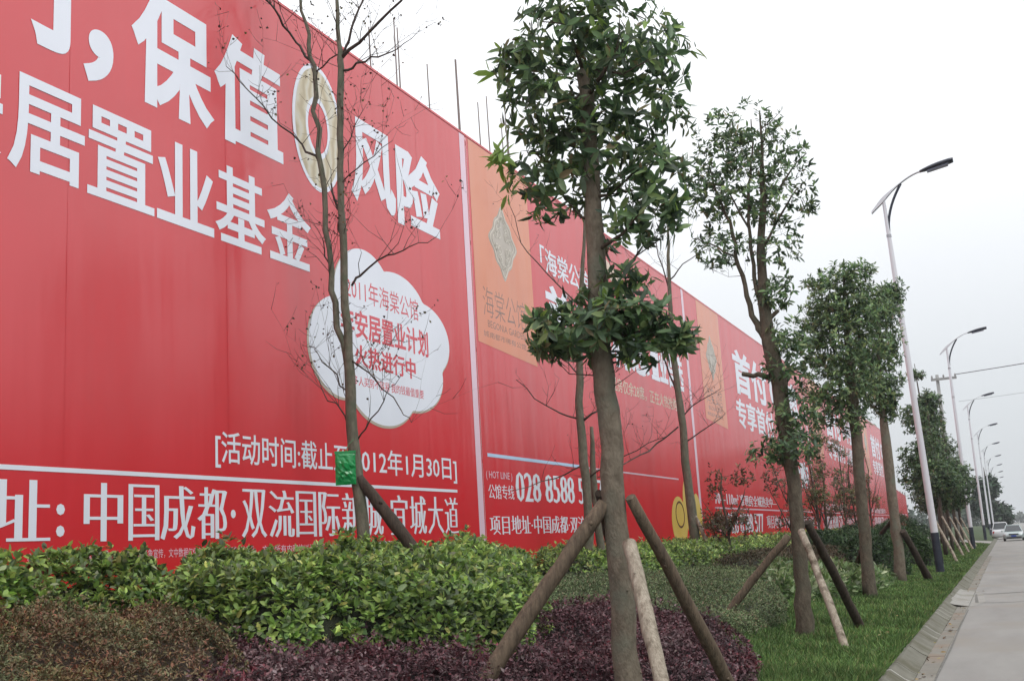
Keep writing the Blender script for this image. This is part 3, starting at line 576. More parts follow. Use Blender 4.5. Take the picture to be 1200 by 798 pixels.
def orange_strip(root, a, b, full=True):
    g = flat('orange_strip', [(a,6.3),(b,6.15),(b,ZT-.02),(a,ZT-.02)], -9.997075, M_orange, root, root)
    w = (b-a)/3.45
    k = lambda t: a+(t-21.43)*w
    ornament(root, k(23.14), 8.86, .80*w, .86, root)
    lettering('brand_name', '海棠公馆', k(21.80), k(24.3), 6.93, 7.62, M_brown, root, -.012, -.012, split=True, wide=1.0)
    lettering('brand_name_latin', 'BEGONIA GARDEN', k(22.0), k(24.2), 6.70, 6.86, M_brown, root, .0, .0)
    lettering('brand_subline', '城南都市稀有公馆', k(21.75), k(24.2), 6.46, 6.60, M_brown, root, .0, .0)
# panel 2
p2 = billboard(21.3, 39.6, 'red hoarding panel with the telephone line 028 8588, behind the big foreground tree')
orange_strip(p2, 21.43, 24.75)
lettering('headline_small', '「海棠公馆」', 25.4, 29.4, 8.72, 9.40, M_white, p2, .02, .012, split=True, wide=1.0)
lettering('headline_character', '首付', 25.6, 29.4, 6.95, 8.45, M_white, p2, .045, .03, split=True, wide=1.0)
lettering('headline_character', '0利息', 29.6, 34.4, 6.95, 8.45, M_white, p2, .045, .03, split=True)
lettering('headline_character', '置业首选', 34.6, 38.6, 6.95, 8.25, M_white, p2, .04, .028, split=True, wide=1.0)
flat('gold_ribbon', [(30.2,10.3),(33.4,9.55),(33.4,9.05),(30.2,9.8)], -9.996400, M_cream, p2, p2)
lettering('yellow_line', '准现房仅余28席，正在火热抢购', 29.8, 37.4, 6.18, 6.62, M_cream, p2, .012, .006, split=True, wide=1.0)
bar(p2, 21.57, 27.2, 3.84, .075, M_blueline); bar(p2, 27.2, 36.8, 3.83, .045, M_pinkline)
lettering('hotline_small', '( HOT LINE )', 21.45, 22.82, 3.30, 3.50, M_pinkline, p2, .006, .0)
lettering('hotline_label', '公馆专线', 21.52, 22.88, 2.91, 3.22, M_white, p2, .02, -.01, split=True, wide=1.0)
lettering('phone_number', '028 8588 5777', 22.98, 29.0, 2.87, 3.54, M_white, p2, .038, -.010, split=True)
lettering('address_text', '项目地址·中国成都·双流国际新城', 21.5, 29.6, 2.15, 2.56, M_white, p2, **S, split=True, wide=1.0)
gc = empty('gold_mascot', (0,0,0)); bpy.data.objects.remove(gc)
for (a, b, c_, d_) in [(36.5,2.4,.95,.85),(37.9,3.0,.8,1.0),(38.9,2.3,.65,1.1)]:
    flat('gold_seal', oval(a,b,c_,d_,28), -9.996400+.0006*(a-36), M_gold, p2, p2)
ring('gold_seal_rim', 36.6, 2.65, .55,.45,.48,.38, -9.9895, M_brown, p2, p2, 28)
stripe(p2, 39.45, .30)
# panels 3.. repeat one layout
def panel_b(Y0, Y1, label, off):
    p = billboard(Y0, Y1, label)
    orange_strip(p, off+2.0, off+5.6)
    f = lambda t: off+t-39.5
    lettering('headline_character', '首付', f(47.2), f(54.5), 7.9, 9.9, M_white, p, .045, .03, split=True, wide=1.0)
    lettering('headline_character', '0利息', f(55.2), f(63.5), 8.0, 9.9, M_white, p, .045, .03, split=True)
    lettering('subline_text', '专享首付', f(47.0), f(55.4), 6.4, 7.7, M_white, p, .036, .02, split=True, wide=1.0)
    lettering('subline_text', '分期计划', f(56.2), f(63.9), 6.4, 7.7, M_white, p, .036, .02, split=True, wide=1.0)
    lettering('subline_text', '抢购', f(59.0), f(64.5), 4.1, 5.7, M_white, p, .036, .02, split=True, wide=1.0)
    lettering('area_text', '70—110m²', f(41.7), f(45.8), 3.08, 3.50, M_white, p, .03, -.005, split=True)
    lettering('area_text', '准现房全城热卖中—', f(46.0), f(54.0), 3.05, 3.52, M_white, p, .03, -.005, split=True, wide=1.0)
    bar(p, f(41.6), f(64.5), 2.93, .06, M_pinkline)
    lettering('hotline_label', '公馆专线', f(41.5), f(43.3), 2.05, 2.35, M_pinkline, p, .02, 0)
    lettering('hotline_label', 'HOT LINE', f(41.5), f(43.3), 2.45, 2.65, M_pinkline, p, .02, 0)
    lettering('phone_number', '028 8588 577', f(43.4), f(50.5), 1.95, 2.76, M_white, p, .038, -.006, split=True)
    lettering('address_text', '项目地址·中国成都·双流国际新城', f(51.2), f(64.8), 2.1, 2.7, M_white, p, **S)
    stripe(p, Y1-.2, .3)
    return p
panel_b(39.6, 66.0, 'third red hoarding panel from the camera, lettered 70—110m² behind the forked evergreen tree', 39.5)
panel_b(66.0, 92.5, 'fourth red hoarding panel, mostly hidden by the small reddish trees', 65.9)
panel_b(92.5, 119.0, 'fifth red hoarding panel, the last one of full height', 92.4)
p6 = billboard(119.0, 131.0, 'low red end panel of the hoarding with a slanting far edge', zt=5.6, slant=.5)
bar(p6, 119.2, 129.0, 3.1, .07, M_pinkline); bar(p6, 119.2, 129.0, 2.5, .05, M_gold)
flat('address_dot', oval(129.2,1.7,.8,.6,20), -9.99, M_gold, p6, p6)
# steel rods standing up behind the top edge
M_rod = plain('rusty steel rod', (.24,.19,.18), .7)
rod_words = ['tall thin steel rod left of the close pair above the hoarding','left rod of the close pair above the hoarding','right rod of the close pair above the hoarding','lone thin rod between the close pair and the tallest rod','tallest thick steel rod beside the pale stripe of the hoarding','short rod nearest to the right of the tallest rod','thin rod second to the right of the tallest rod','thin rod just left of the big tree crown','long thin rod at the edge of the big tree crown','stub of rod left of the close pair','stub of rod right of the close pair','stub of rod just left of the tallest rod','stub of rod near the first rods beside the crown','thin rod half hidden by the big tree crown']
for (y, z), w in zip(DATA['rods'], rod_words):
    top = z-ZB; lean = .06 if z > 13 else .02
    mb = MB(); r = .035 if 'tallest' in w and w.startswith('tallest') else .02
    mb.tube([(0,0,0),(0,0,9.0),(-.02,-lean,max(9.2,top))], [r,r,r*.7], 5)
    mb.build('steel_rod', M_rod, None, label=w, cat='rod', group='steel rods sticking up behind the hoarding').location = (XW-.25, y, ZB)
# ------------------------------------------------------------------ trees
def knots(mb, rng, path, n, r):
    for _ in range(n):
        i = rng.integers(0, len(path)-1); p, rr = path[i]; a = rng.uniform(0,6.28); t = rng.uniform(0,1); q = p.lerp(path[i+1][0], t)
        d = Vector((math.cos(a), math.sin(a), .2)); mb.tube([q+d*rr*.85, q+d*(rr*1.0+r*.8)], [r, r*.55], 7)
def trunk_thing(name, label, pts, mat, seed, group, ground_to=True, amp=.012, n=14, cat='tree'):
    rng = np.random.default_rng(seed)
    pts = [list(p) for p in pts]
    if ground_to:
        p0, p1 = pts[0], pts[1]; g = gz(p0[0])-.05
        if p0[2] > g:
            dz = (p0[2]-g); pts.insert(0, [p0[0], p0[1], g, p0[3]*1.15])
    path = jitter_path(rng, pts, amp); base = Vector(pts[0][:3]); root = empty(name, base, label=label, cat=cat, group=group)
    return rng, path, base, root
def finish_wood(root, base, mb, mat, name='trunk'):
    mb.V = [tuple(Vector(v)-base) for v in mb.V]; return mb.build(name, mat, root, smooth=True)
def bark_tube(mb, rng, path, n=14, jit=.05):
    mb.tube([p for p, r in path], [r*(1+rng.uniform(-.05,.05)) for p, r in path], n, jit=jit, rng=random.Random(int(rng.integers(1e6))))
EV_COLS = [(0.090,0.156,0.077),(0.141,0.230,0.100),(0.224,0.307,0.122),(0.256,0.218,0.115),(0.058,0.100,0.059)]
EV_W = [4,4,1.6,.35,2]
TR = 'street trees planted in a row beside the road'
# B: the big foreground evergreen
rng, path, base, root = trunk_thing('evergreen_tree', 'big evergreen tree in the foreground with a thick straight trunk and large glossy leaves', DATA['B_trunk'], M_bark, 11, TR, n=20)
mb = MB(); bark_tube(mb, rng, path, 22, .035); knots(mb, rng, path[:-6], 9, .014)
tr = finish_wood(root, base, mb, M_bark)
tipsU, axU = ell_points(rng, DATA['B_crown'], 600, hollow=.12); tipsL, axL = ell_points(rng, DATA['B_low'], 260, hollow=.15)
tips = np.concatenate([tipsU, tipsL]); ax = np.concatenate([axU, axL])
mbb = MB(); paths = [path[2:]]
# limbs first
limbs = [tips[i] for i in rng.choice(len(tips), 34, replace=False)]
add_branches(mbb, rng, paths, limbs, .022, 7); add_branches(mbb, rng, paths, list(tips), .007, 4)
finish_wood(root, base, mbb, M_bark_dark, 'branches')['kind'] = 'stuff'
ax = unit(ax + np.array([0,0,.2]))
P, D, Nn, Ln, Wd, Cc = whorls(rng, tips, ax, 8, (.075,.185), (.27,.40), EV_COLS, EV_W, (.45,1.15), back=.10, droop=.12, tone=1+.25*rng.normal(size=len(tips)).clip(-1.5,1.5))
bright = rng.uniform(size=len(P)) < .03; Cc[bright] = [.26,.40,.09]
lf = P[:,0] < np.quantile(P[:,0], .012); Cc[lf] = [.24,.38,.08]; Ln[lf] *= 1.25
dist = np.linalg.norm(P-np.array([0,0,H_EYE]), axis=1)+np.where(P[:,2] > 7.2, 5, 0); order = np.argsort(dist)
bare = order[300:]
V, F, C = leaf_arrays(P[bare], D[bare], Nn[bare], Ln[bare], Wd[bare], Cc[bare])
link('foliage', mesh('foliage', V-np.array(base), F, M_leafnear, colors=C), root, kind='stuff')
# the 300 nearest leaves, one object each, from a few shared blades
def blade_mesh(c, w, tip):
    V, F, C = leaf_arrays(np.zeros((1,3)), np.array([[1.,0,0]]), np.array([[0,0,1.]]), np.array([1.]), np.array([w]), np.array([c]), droop=tip)
    return mesh('leaf', V, F, M_leafnear, colors=C)
blades = [blade_mesh(c, w, d) for c, w, d in [((.090,.156,.077),.33,.12),((.141,.230,.100),.30,.2),((.224,.307,.122),.38,.05),((.058,.100,.059),.31,.1),((.25,.21,.115),.28,.2)]]
def one_leaf(root, base, p, d, nn, L, me):
    x = Vector(d).normalized(); y = Vector(nn).cross(x).normalized(); z = x.cross(y)
    m = Matrix((x, y, z)).transposed().to_4x4(); o = link('leaf', me, root); 
    o.matrix_local = Matrix.Translation(Vector(p)-base) @ m @ Matrix.Scale(float(L), 4)
rl = np.random.default_rng(5)
for i in order[:300]: one_leaf(root, base, P[i], D[i], Nn[i], Ln[i], blades[rl.choice(5, p=[.35,.3,.12,.18,.05])])
# a few pale young shoots at the crown edge
# E: forked evergreen
EB = DATA['E_br']
def evergreen(trunk, branches, crown, nt, low, nl, seed, label, leafL, k, cols, wts, w=(.28,.4), limbs=20, hollow=.15, knotn=5, spread=(.4,1.1), name='evergreen_tree', lowcols=None, bark=None, group=TR, up=.5):
    bark = bark or M_bark
    rng, path, base, root = trunk_thing(name, label, trunk, bark, seed, group)
    mb = MB(); bark_tube(mb, rng, path, 14, .05); 
    if knotn: knots(mb, rng, path[:-6], knotn, .013)
    tr = finish_wood(root, base, mb, bark); mbb = MB(); paths = [path[len(path)//2:]]
    for b in branches:
        bp = jitter_path(rng, b, .015); thick = MB(); bark_tube(thick, rng, bp, 9, .05); paths.append(bp)
        finish_wood(root, base, thick, bark, 'limb')
    tips, ax = ell_points(rng, crown, nt, hollow=hollow)
    if nl:
        t2, a2 = ell_points(rng, low, nl, hollow=.2); 
    allt = tips if not nl else np.concatenate([tips, t2])
    add_branches(mbb, rng, paths, [tips[i] for i in rng.choice(len(tips), limbs, replace=False)], .014, 6)
    if nl: paths.append(path[len(path)//4:])
    add_branches(mbb, rng, paths, list(allt), .006, 3); finish_wood(root, base, mbb, M_bark_dark, 'branches')['kind'] = 'stuff'
    def put(t, a, cc, ww, nm):
        a = unit(a+np.array([0,0,up])); q = whorls(rng, t, a, k, leafL, w, cc, ww, spread, back=leafL[1]*.8, tone=1+.28*rng.normal(size=len(t)).clip(-1.6,1.6))
        V, F, C = leaf_arrays(*q, fine=leafL[1] > .13); link(nm, mesh(nm, V-np.array(base), F, M_leaf, colors=C), root, kind='stuff')
    put(tips, ax, cols, wts, 'foliage')
    if nl: put(t2, a2, lowcols or cols, wts, 'foliage')
    return root
evergreen(DATA['E_trunk'], DATA['E_br'], DATA['E_crown'], 640, DATA['E_low'], 360, 21, 'forked evergreen tree with an airy crown and sawn off limb stubs, second from the camera', (.07,.14), 7, EV_COLS, EV_W, bark=M_bark_mid)
evergreen(DATA['F_trunk'], [], DATA['F_crown'], 1500, [], 0, 31, 'dense evergreen tree with a slim dark trunk, third from the camera', (.09,.15), 8, EV_COLS, [3,5,3.6,.2,1.5], bark=M_bark_mid, hollow=.1)
evergreen(DATA['G_trunk'], [], DATA['G_crown'], 1000, [], 0, 41, 'evergreen tree with a narrow crown, fourth from the camera just left of the nearest lamp', (.10,.17), 8, EV_COLS, [3,5,3.6,.2,1.5], hollow=.1)
# further street trees: two kinds, copied
def far_tree(x, y, h, r, seed, label, cols, nt, crown0=.35, leaf=(.16,.30), group=TR, name='evergreen_tree', trunk_r=.10, shape=1.0):
    z0 = gz(x); rng = np.random.default_rng(seed)
    tr = [(x, y, z0-.05, trunk_r*1.2), (x+rng.uniform(-.1,.1), y, z0+h*.35, trunk_r), (x+rng.uniform(-.15,.15), y+rng.uniform(-.1,.1), z0+h*.7, trunk_r*.6), (x, y, z0+h*.97, trunk_r*.15)]
    E = []
    for i in range(9):
        t = rng.uniform(0,1); zz = z0+h*(crown0+(1-crown0)*t*.92); rr = r*(1-.75*t**1.6*shape)*rng.uniform(.55,.8); a = rng.uniform(0,6.28); o = r*.45*(1-.6*t)
        E.append([x+math.cos(a)*o, y+math.sin(a)*o, zz, rr, rr*rng.uniform(.7,1.1)])
    return evergreen(tr, [], E, nt, [], 0, seed, label, leaf, 6, cols, EV_W, limbs=10, knotn=0, name=name, group=group, bark=M_bark_dark, w=(.35,.5))
CF = [(0.072,0.124,0.058),(0.104,0.169,0.072),(0.156,0.215,0.085),(0.182,0.169,0.098),(0.052,0.081,0.049)]
P1 = far_tree(-3.0, 51.5, 7.4, 1.35, 52, 'bushy street tree, first beyond the nearest lamp post', CF, 800, .46, (.11,.2), trunk_r=.09)
for i, (yy, sc, rz, lb) in enumerate([(59,1.0,1.2,'bushy street tree, second beyond the nearest lamp post'),(66.5,.95,2.6,'bushy street tree, third beyond the nearest lamp post'),(74,1.05,4.0,'bushy street tree beside the second lamp post'),(82,.95,5.1,'last bushy street tree before the side road')]):
    c = copy_tree(P1, loc=(-3.0, yy, gz(-3.0)-.05), rz=rz, sc=sc); c['label'] = lb
G2 = 'trees growing between the hoarding and the street trees'
P2 = far_tree(-3.5, 62, 10.2, 1.9, 61, 'tall dark green tree behind the nearest lamp, its top nearest the power pole', CF, 1300, .33, (.13,.24), group=G2)
for x, yy, sc, rz, lb in [(-4.2,80,.95,2.0,'dark bushy tree behind the street trees, second after the tallest one'),(-4.4,90,1.0,3.5,'dark bushy tree further back behind the street trees'),(-5.4,108,1.0,4.4,'dark tree beside the mouth of the side road'),(-5.5,116,1.0,.7,'dark tree beyond the side road entrance')]:
    c = copy_tree(P2, loc=(x, yy, gz(x)-.05), rz=rz, sc=sc); c['label'] = lb
conif = far_tree(-2.6, 196, 10.6, 3.4, 71, 'large dark rounded tree closing the far end of the tree row by the parked cars', [(.032,.065,.04),(.045,.08,.045),(.065,.105,.055),(.06,.075,.045),(.03,.046,.032)], 1500, .06, (.5,.9), group=None, trunk_r=.25, shape=.9)
# small slender trees in front of the hoarding, reddish and yellowish leaves
G3 = 'slender small trees with reddish and yellowish leaves in front of the hoarding'
RC = [(.13,.075,.05),(.15,.10,.06),(.11,.13,.06),(.19,.16,.07),(.08,.07,.045)]
def slender(x, y, h, r, seed, label, cols, nt, c0=.3, leaf=(.09,.15)):
    z0 = gz(x); rng = np.random.default_rng(seed); tr = [(x,y,z0-.05,.05),(x+rng.uniform(-.1,.1),y,z0+h*.4,.04),(x+rng.uniform(-.2,.2),y,z0+h*.75,.025),(x,y,z0+h,.006)]
    br = []
    for i in range(5):
        a = rng.uniform(0,6.28); t = rng.uniform(.12,.45); br.append([(x,y,z0+h*t,.025),(x+math.cos(a)*r*.4,y+math.sin(a)*r*.4,z0+h*(t+.2),.016),(x+math.cos(a)*r*.75,y+math.sin(a)*r*.75,z0+h*(t+.42),.006)])
    E = [[x+rng.uniform(-.5,.5)*r, y+rng.uniform(-.5,.5)*r, z0+h*rng.uniform(c0,.95), r*rng.uniform(.35,.6), r*rng.uniform(.3,.6)] for _ in range(8)]
    return evergreen(tr, br, E, nt, [], 0, seed, label, leaf, 5, cols, [3,3,2,1,2], limbs=12, knotn=0, name='slender_tree', group=G3, bark=M_bark_dark, hollow=.1)
slender(-7.6, 33, 2.9, 1.1, 81, 'small dark red leaved tree behind the trunk of the forked evergreen', RC, 330, .3)
S1 = slender(-7.2, 41, 4.6, 1.0, 82, 'slender reddish tree left of the third street tree trunk', RC, 260, .3)
YC_ = [(.11,.145,.055),(.15,.17,.06),(.18,.15,.07),(.08,.11,.05),(.12,.10,.06)]
S2 = slender(-6.9, 46, 5.0, .95, 83, 'slender yellow green tree between the third and fourth street trees', YC_, 280, .35)
for src, x, yy, sc, rz, lb in [(S1,-7.4,51,1.1,1.0,'slender reddish tree behind the third street tree'),(S2,-7.3,57,1.1,2.0,'slender yellow green tree behind the fourth street tree'),(S1,-7.6,64,1.15,3.2,'slender reddish tree in front of the fourth hoarding panel'),(S2,-7.8,73,1.2,4.0,'slender yellow green tree near the end of the hoarding')]:
    c = copy_tree(src, loc=(x,yy,gz(x)-.05), rz=rz, sc=sc); c['label'] = lb
# bare trees by the hoarding
def bare(trunk, branches, seed, label, twn, twl, pods=0, group='bare trees in front of the hoarding', name='bare_tree', zlo=.25):
    rng, path, base, root = trunk_thing(name, label, trunk, M_bark_bare, seed, group, amp=.01)
    mb = MB(); bark_tube(mb, rng, path, 12, .04); tr = finish_wood(root, base, mb, M_bark_bare)
    P = [path]
    for b in branches:
        bp = jitter_path(rng, b, .02); m2 = MB(); bark_tube(m2, rng, bp, 8 if b[0][3] > .03 else 5, .04); P.append(bp)
        finish_wood(root, base, m2, M_bark_bare if b[0][3] > .04 else M_twig, 'branch')
    tw = MB(); ends = []
    for _ in range(twn):
        bp = P[rng.integers(0, len(P))]; i = rng.integers(max(0,int(len(bp)*zlo)), len(bp)); p, r = bp[i]
        a = rng.uniform(0, 6.28); d = Vector((math.cos(a), math.sin(a), rng.uniform(.6,2.2))).normalized(); L = rng.uniform(*twl)
        pts = [p]; q = p
        for s in range(4):
            d = (d + Vector(rng.normal(0,.22,3)) + Vector((0,0,.06))).normalized(); q = q + d*L/4; q.x = max(q.x, -9.8); pts.append(q)
            if rng.uniform() < .75:
                d2 = (d+Vector(rng.normal(0,.7,3))).normalized(); e1 = q+d2*L*.16; e2 = e1+(d2+Vector((0,0,.4))).normalized()*L*.14
                tw.tube([q,e1,e2], [.004,.003,.0015], 3, cap=False); ends.append(e2); ends.append(e1)
        r0 = min(r*.5, .0075); tw.tube(pts, [r0,r0*.75,r0*.5,r0*.35,.002], 4, cap=False); ends.append(q)
    finish_wood(root, base, tw, M_twig, 'twigs')['kind'] = 'stuff'
    if pods:
        T = np.array([ends[i] for i in rng.integers(0, len(ends), pods)]); T = T + rng.normal(0,.03,T.shape)
        V, F, C = leaf_arrays(T, rnd_unit(rng,pods), rnd_unit(rng,pods), rng.uniform(.035,.06,pods), rng.uniform(.03,.05,pods), palette(rng,pods,[(.05,.03,.02),(.09,.05,.025),(.10,.09,.03)],[3,1,1]), fine=False)
        link('buds', mesh('buds', V-np.array(base), F, M_leafdull, colors=C), root, kind='stuff')
    return root
bare(DATA['A_trunk'], DATA['A_br'], 91, 'tall bare tree with two tall stems in front of the cloud badge', 135, (.6,1.5), 620)
bare(DATA['C_trunk'], DATA['C_br'], 92, 'thin bare tree just left of the big foreground trunk', 34, (.5,1.3), 20)
bare(DATA['C2_trunk'], [], 93, 'short thin bare stem beside the thin bare tree left of the big trunk', 4, (.3,.6), 0)
bare(DATA['D_trunk'], DATA['D_br'], 94, 'bare crooked tree between the big tree and the forked evergreen', 60, (.6,1.8), 60)
# ------------------------------------------------------------------ props: poles leaning on the trees
PRW = {'B_left':('brown prop pole leaning on the big tree from the left',M_pole_brown),'B_right':('brown prop pole leaning on the big tree from the right',M_pole_brown),'B_pale':('pale peeled prop pole in front of the big tree trunk',M_pole_pale),'B_back':('dark prop pole half hidden behind the big tree trunk',M_pole_dark),
 'E_left':('brown prop pole leaning left of the forked evergreen',M_pole_brown),'E_pale':('pale peeled prop pole in front of the forked evergreen',M_pole_pale),'E_dark':('dark prop pole leaning right of the forked evergreen',M_pole_dark),
 'G_left':('thin dark prop pole left of the fourth street tree',M_pole_dark),'G_right':('dark prop pole right of the fourth street tree',M_pole_dark),'A_prop':('dark thick prop pole leaning right against the tall bare tree',M_pole_dark),'D_prop':('short pale prop pole at the foot of the crooked bare tree',M_pole_pale),'F_left':('thin prop pole left of the third street tree',M_pole_dark)}
def prop_pole(a, b, r0, r1, label, mat, seed):
    rng = random.Random(seed); A = Vector(a); B = Vector(b); A = A - (B-A).normalized()*.12; base = A
    root = empty('prop_pole', base, label=label, cat='prop pole', group='wooden poles propping up the trees')
    pts = []; rad = []
    n = 11
    for i in range(n):
        t = i/(n-1); p = A.lerp(B, t) + Vector((rng.uniform(-1,1), rng.uniform(-1,1), 0))*.008*(1 if 0 < i < n-1 else 0) + Vector((0,0,.03*math.sin(t*3.14)))
        pts.append(p); rad.append((r0+(r1-r0)*t)*(1+rng.uniform(-.05,.05)))
    mb = MB(); mb.tube(pts, rad, 14, jit=.05, rng=rng)
    for _ in range(2):
        t = rng.uniform(.1,.9); p = A.lerp(B,t)+Vector((0,0,.03*math.sin(t*3.14))); d = Vector((rng.uniform(-1,1),-1,rng.uniform(-.3,.6))).normalized(); mb.tube([p+d*r0*.7, p+d*r0*1.04], [r0*.34, r0*.16], 7)
    mb.V = [tuple(Vector(v)-base) for v in mb.V]; mb.build('pole', mat, root, smooth=True)
    d = (B-A).normalized(); m2 = MB(); m2.tube([B-base-d*.002, B-base+d*.006], [r1*.96, r1*.92], 14); m2.build('sawn_end', mat, root)
    return root
for i, (k_, v_) in enumerate(DATA['props'].items()): prop_pole(v_[0], v_[1], v_[2], v_[3], PRW[k_][0], PRW[k_][1], 300+i)
for j, (yy, lb) in enumerate([(51.5,'pale prop pole of the first street tree past the lamp'),(59,'pale prop pole of the second street tree past the lamp'),(66.5,'pale prop pole of the third street tree past the lamp'),(74,'pale prop pole beside the second lamp post'),(82,'pale prop pole of the last tree before the side road')]):
    prop_pole((-2.15, yy-1.2, gz(-2.15)), (-2.95, yy-.1, 2.2), .06, .05, lb, M_pole_pale, 400+j)
# green plastic bag hung on the tall bare tree
M_green = newmat('green film'); m, N_, L_, b_ = M_green; M_green = m
setin(b_, Roughness=.25); b_.inputs['Base Color'].default_value = (.01,.33,.09,1); b_.inputs['Specular IOR Level'].default_value = .8
tb = N_.new('ShaderNodeBsdfTranslucent'); tb.inputs['Color'].default_value = (.02,.45,.12,1); mxs = N_.new('ShaderNodeMixShader'); mxs.inputs[0].default_value = .3
L_.new(b_.outputs[0], mxs.inputs[1]); L_.new(tb.outputs[0], mxs.inputs[2]); L_.new(mxs.outputs[0], N_['Material Output'].inputs['Surface'])
tA = np.array(DATA['A_trunk'][1][:3]); bagc = Vector((-8.792,14.000,3.123))
root = empty('plastic_bag', bagc, label='green plastic bag hanging on the tall bare tree', cat='bag')
mb = MB(); nx_, nz_ = 9, 12; rr = random.Random(3); V = []; bw, bh = .155, .235
for side in (0,1):
    for j in range(nz_+1):
        for i in range(nx_+1):
            u = i/nx_*2-1; v = j/nz_; bul = (1-u*u)**.6*(math.sin(min(1,v*1.05)*3.14)**.5)*.045
            V.append((u*bw*.95+.006*rr.uniform(-1,1), (-1 if side else 1)*(bul*(1+.4*rr.uniform(-1,1))+.002), (1-v)*2*bh-bh+.006*rr.uniform(-1,1)))
    b0 = side*(nx_+1)*(nz_+1)
F = []
for side in (0,1):
    b0 = side*(nx_+1)*(nz_+1)
    F += [(b0+j*(nx_+1)+i, b0+j*(nx_+1)+i+1, b0+(j+1)*(nx_+1)+i+1, b0+(j+1)*(nx_+1)+i) for j in range(nz_) for i in range(nx_)]
o = link('film', mesh('film', V, F, M_green), root)
mb = MB(); mb.box(-.155,.155,-.012,.012,bh-.01,bh+.025); mb.build('heat_seal', M_green, root)
mb = MB(); mb.tube([(0,0,bh),(.05,.03,bh+.12),(.13,.06,bh+.2)], .006, 5); mb.build('hanging_cord', plain('cord',(.05,.2,.08),.6), root)
root.rotation_euler.z = math.radians(28)
# ------------------------------------------------------------------ planting
HC = [(0.190,0.299,0.075),(0.270,0.397,0.098),(0.380,0.517,0.138),(0.483,0.494,0.161),(0.121,0.190,0.069),(0.075,0.121,0.052),(0.253,0.310,0.172)]; HW = [4,4,2.2,.6,3.4,2.4,1.5]
GH = 'clipped green hedges in front of the hoarding'
bed('hedge', [(-9.75,11.2),(-8.7,9.9),(-7.6,9.0),(-6.8,8.7),(-6.1,9.2),(-5.5,10.0),(-4.95,10.9),(-5.05,11.8),(-5.5,13.0),(-6.3,14.9),(-7.6,17.9),(-9.2,21.6),(-9.75,21.8)], .92, 9500, (.065,.12), (.40,.56), HC, HW, 501, rr=.45, lump=.13, ls=2.4, ero=.2, stray=.1, label='large bright green hedge below the address line, left of the big tree', cat='hedge', k=6)
bed('hedge', [(-9.75,8.5),(-8.9,8.5),(-8.1,9.0),(-8.3,9.9),(-8.9,10.6),(-9.75,11.3)], .94, 1300, (.06,.11), (.45,.6), HC+[(.17,.018,.016)], HW+[.5], 502, rr=.4, lump=.2, ls=3, label='green bush with a few red leaves just left of the large hedge', cat='bush', k=6)
bed('hedge', [(-9.75,6.4),(-8.6,6.4),(-8.0,7.0),(-8.0,7.7),(-8.6,8.1),(-9.75,8.3)], 1.12, 1100, (.07,.12), (.45,.6), HC+[(.17,.018,.016)], HW+[.3], 503, rr=.45, lump=.14, ls=3, label='leafy green bush at the far left edge against the hoarding', cat='bush', k=6)
bed('hedge', [(-9.75,22.2),(-8.6,21.6),(-7.9,23),(-7.4,27),(-7.3,34),(-7.6,42),(-9.75,42)], .78, 6500, (.07,.12), (.42,.58), HC, HW, 504, rr=.5, lump=.13, label='long green hedge behind the big tree trunk along the second hoarding panel', cat='hedge', k=5, fine=False)
bed('hedge', [(-9.75,42.3),(-7.8,42.3),(-7.6,70),(-8,118),(-9.75,118)], .75, 6500, (.12,.2), (.45,.6), HC, [3,4,2,1,4,3,1], 505, rr=.5, lump=.2, label='far strip of green hedge along the third and fourth hoarding panels', cat='hedge', k=4, fine=False)
NC = [(.17,.085,.06),(.25,.09,.06),(.10,.14,.06),(.17,.21,.11),(.26,.20,.07),(.32,.06,.04),(.05,.045,.03),(.30,.24,.19)]; NW = [3,3,5,4,1.2,1,2.2,1]
bed('nandina_bed', [(-9.7,4.0),(-4.5,3.0),(-4.7,5.2),(-5.3,6.6),(-5.9,7.7),(-6.7,8.6),(-7.6,9.0),(-8.6,10.0),(-9.2,10.4),(-9.7,8.6)], .54, 30000, (.022,.050), (.28,.42), NC, NW, 510, rr=.8, lump=.2, ls=2.2, k=5, fine=False, edge_n=.2, ero=.3, stray=.1, patch=.95, label='rusty brown and olive fine leaved shrubs in the lower left corner', cat='shrubs', mat=M_leafdull, core=(.03,.022,.016), tonev=.2)
PC = [(0.093,0.043,0.051),(0.136,0.064,0.076),(0.034,0.020,0.025),(0.212,0.153,0.162),(0.204,0.038,0.051),(0.281,0.238,0.230)]; PW = [4,4,3.5,2.4,1.6,1.2]
bed('loropetalum_bed', [(-6.9,8.8),(-6.6,8.0),(-5.8,6.6),(-5.2,5.0),(-3.6,6.6),(-2.95,10.0),(-2.55,11.5),(-2.75,13.0),(-3.4,15.2),(-4.3,15.9),(-5.5,15.6),(-6.3,15.2),(-5.4,12.9),(-4.95,11.8),(-4.9,10.8),(-5.5,9.9),(-6.1,9.15)], .32, 24000, (.024,.062), (.42,.6), PC, PW, 520, rr=.7, lump=.24, ls=3, k=5, fine=False, edge_n=.12, ero=.42, stray=.16, patch=.9, label='dark purple loropetalum ground shrubs around the foot of the big tree', cat='shrubs', mat=M_leafdull, core=(.018,.012,.014), tonev=.2)
GC = [(0.130,0.182,0.085),(0.182,0.234,0.117),(0.208,0.208,0.130),(0.078,0.117,0.052),(0.221,0.156,0.104)]; GW = [4,4,1.5,3,.8]
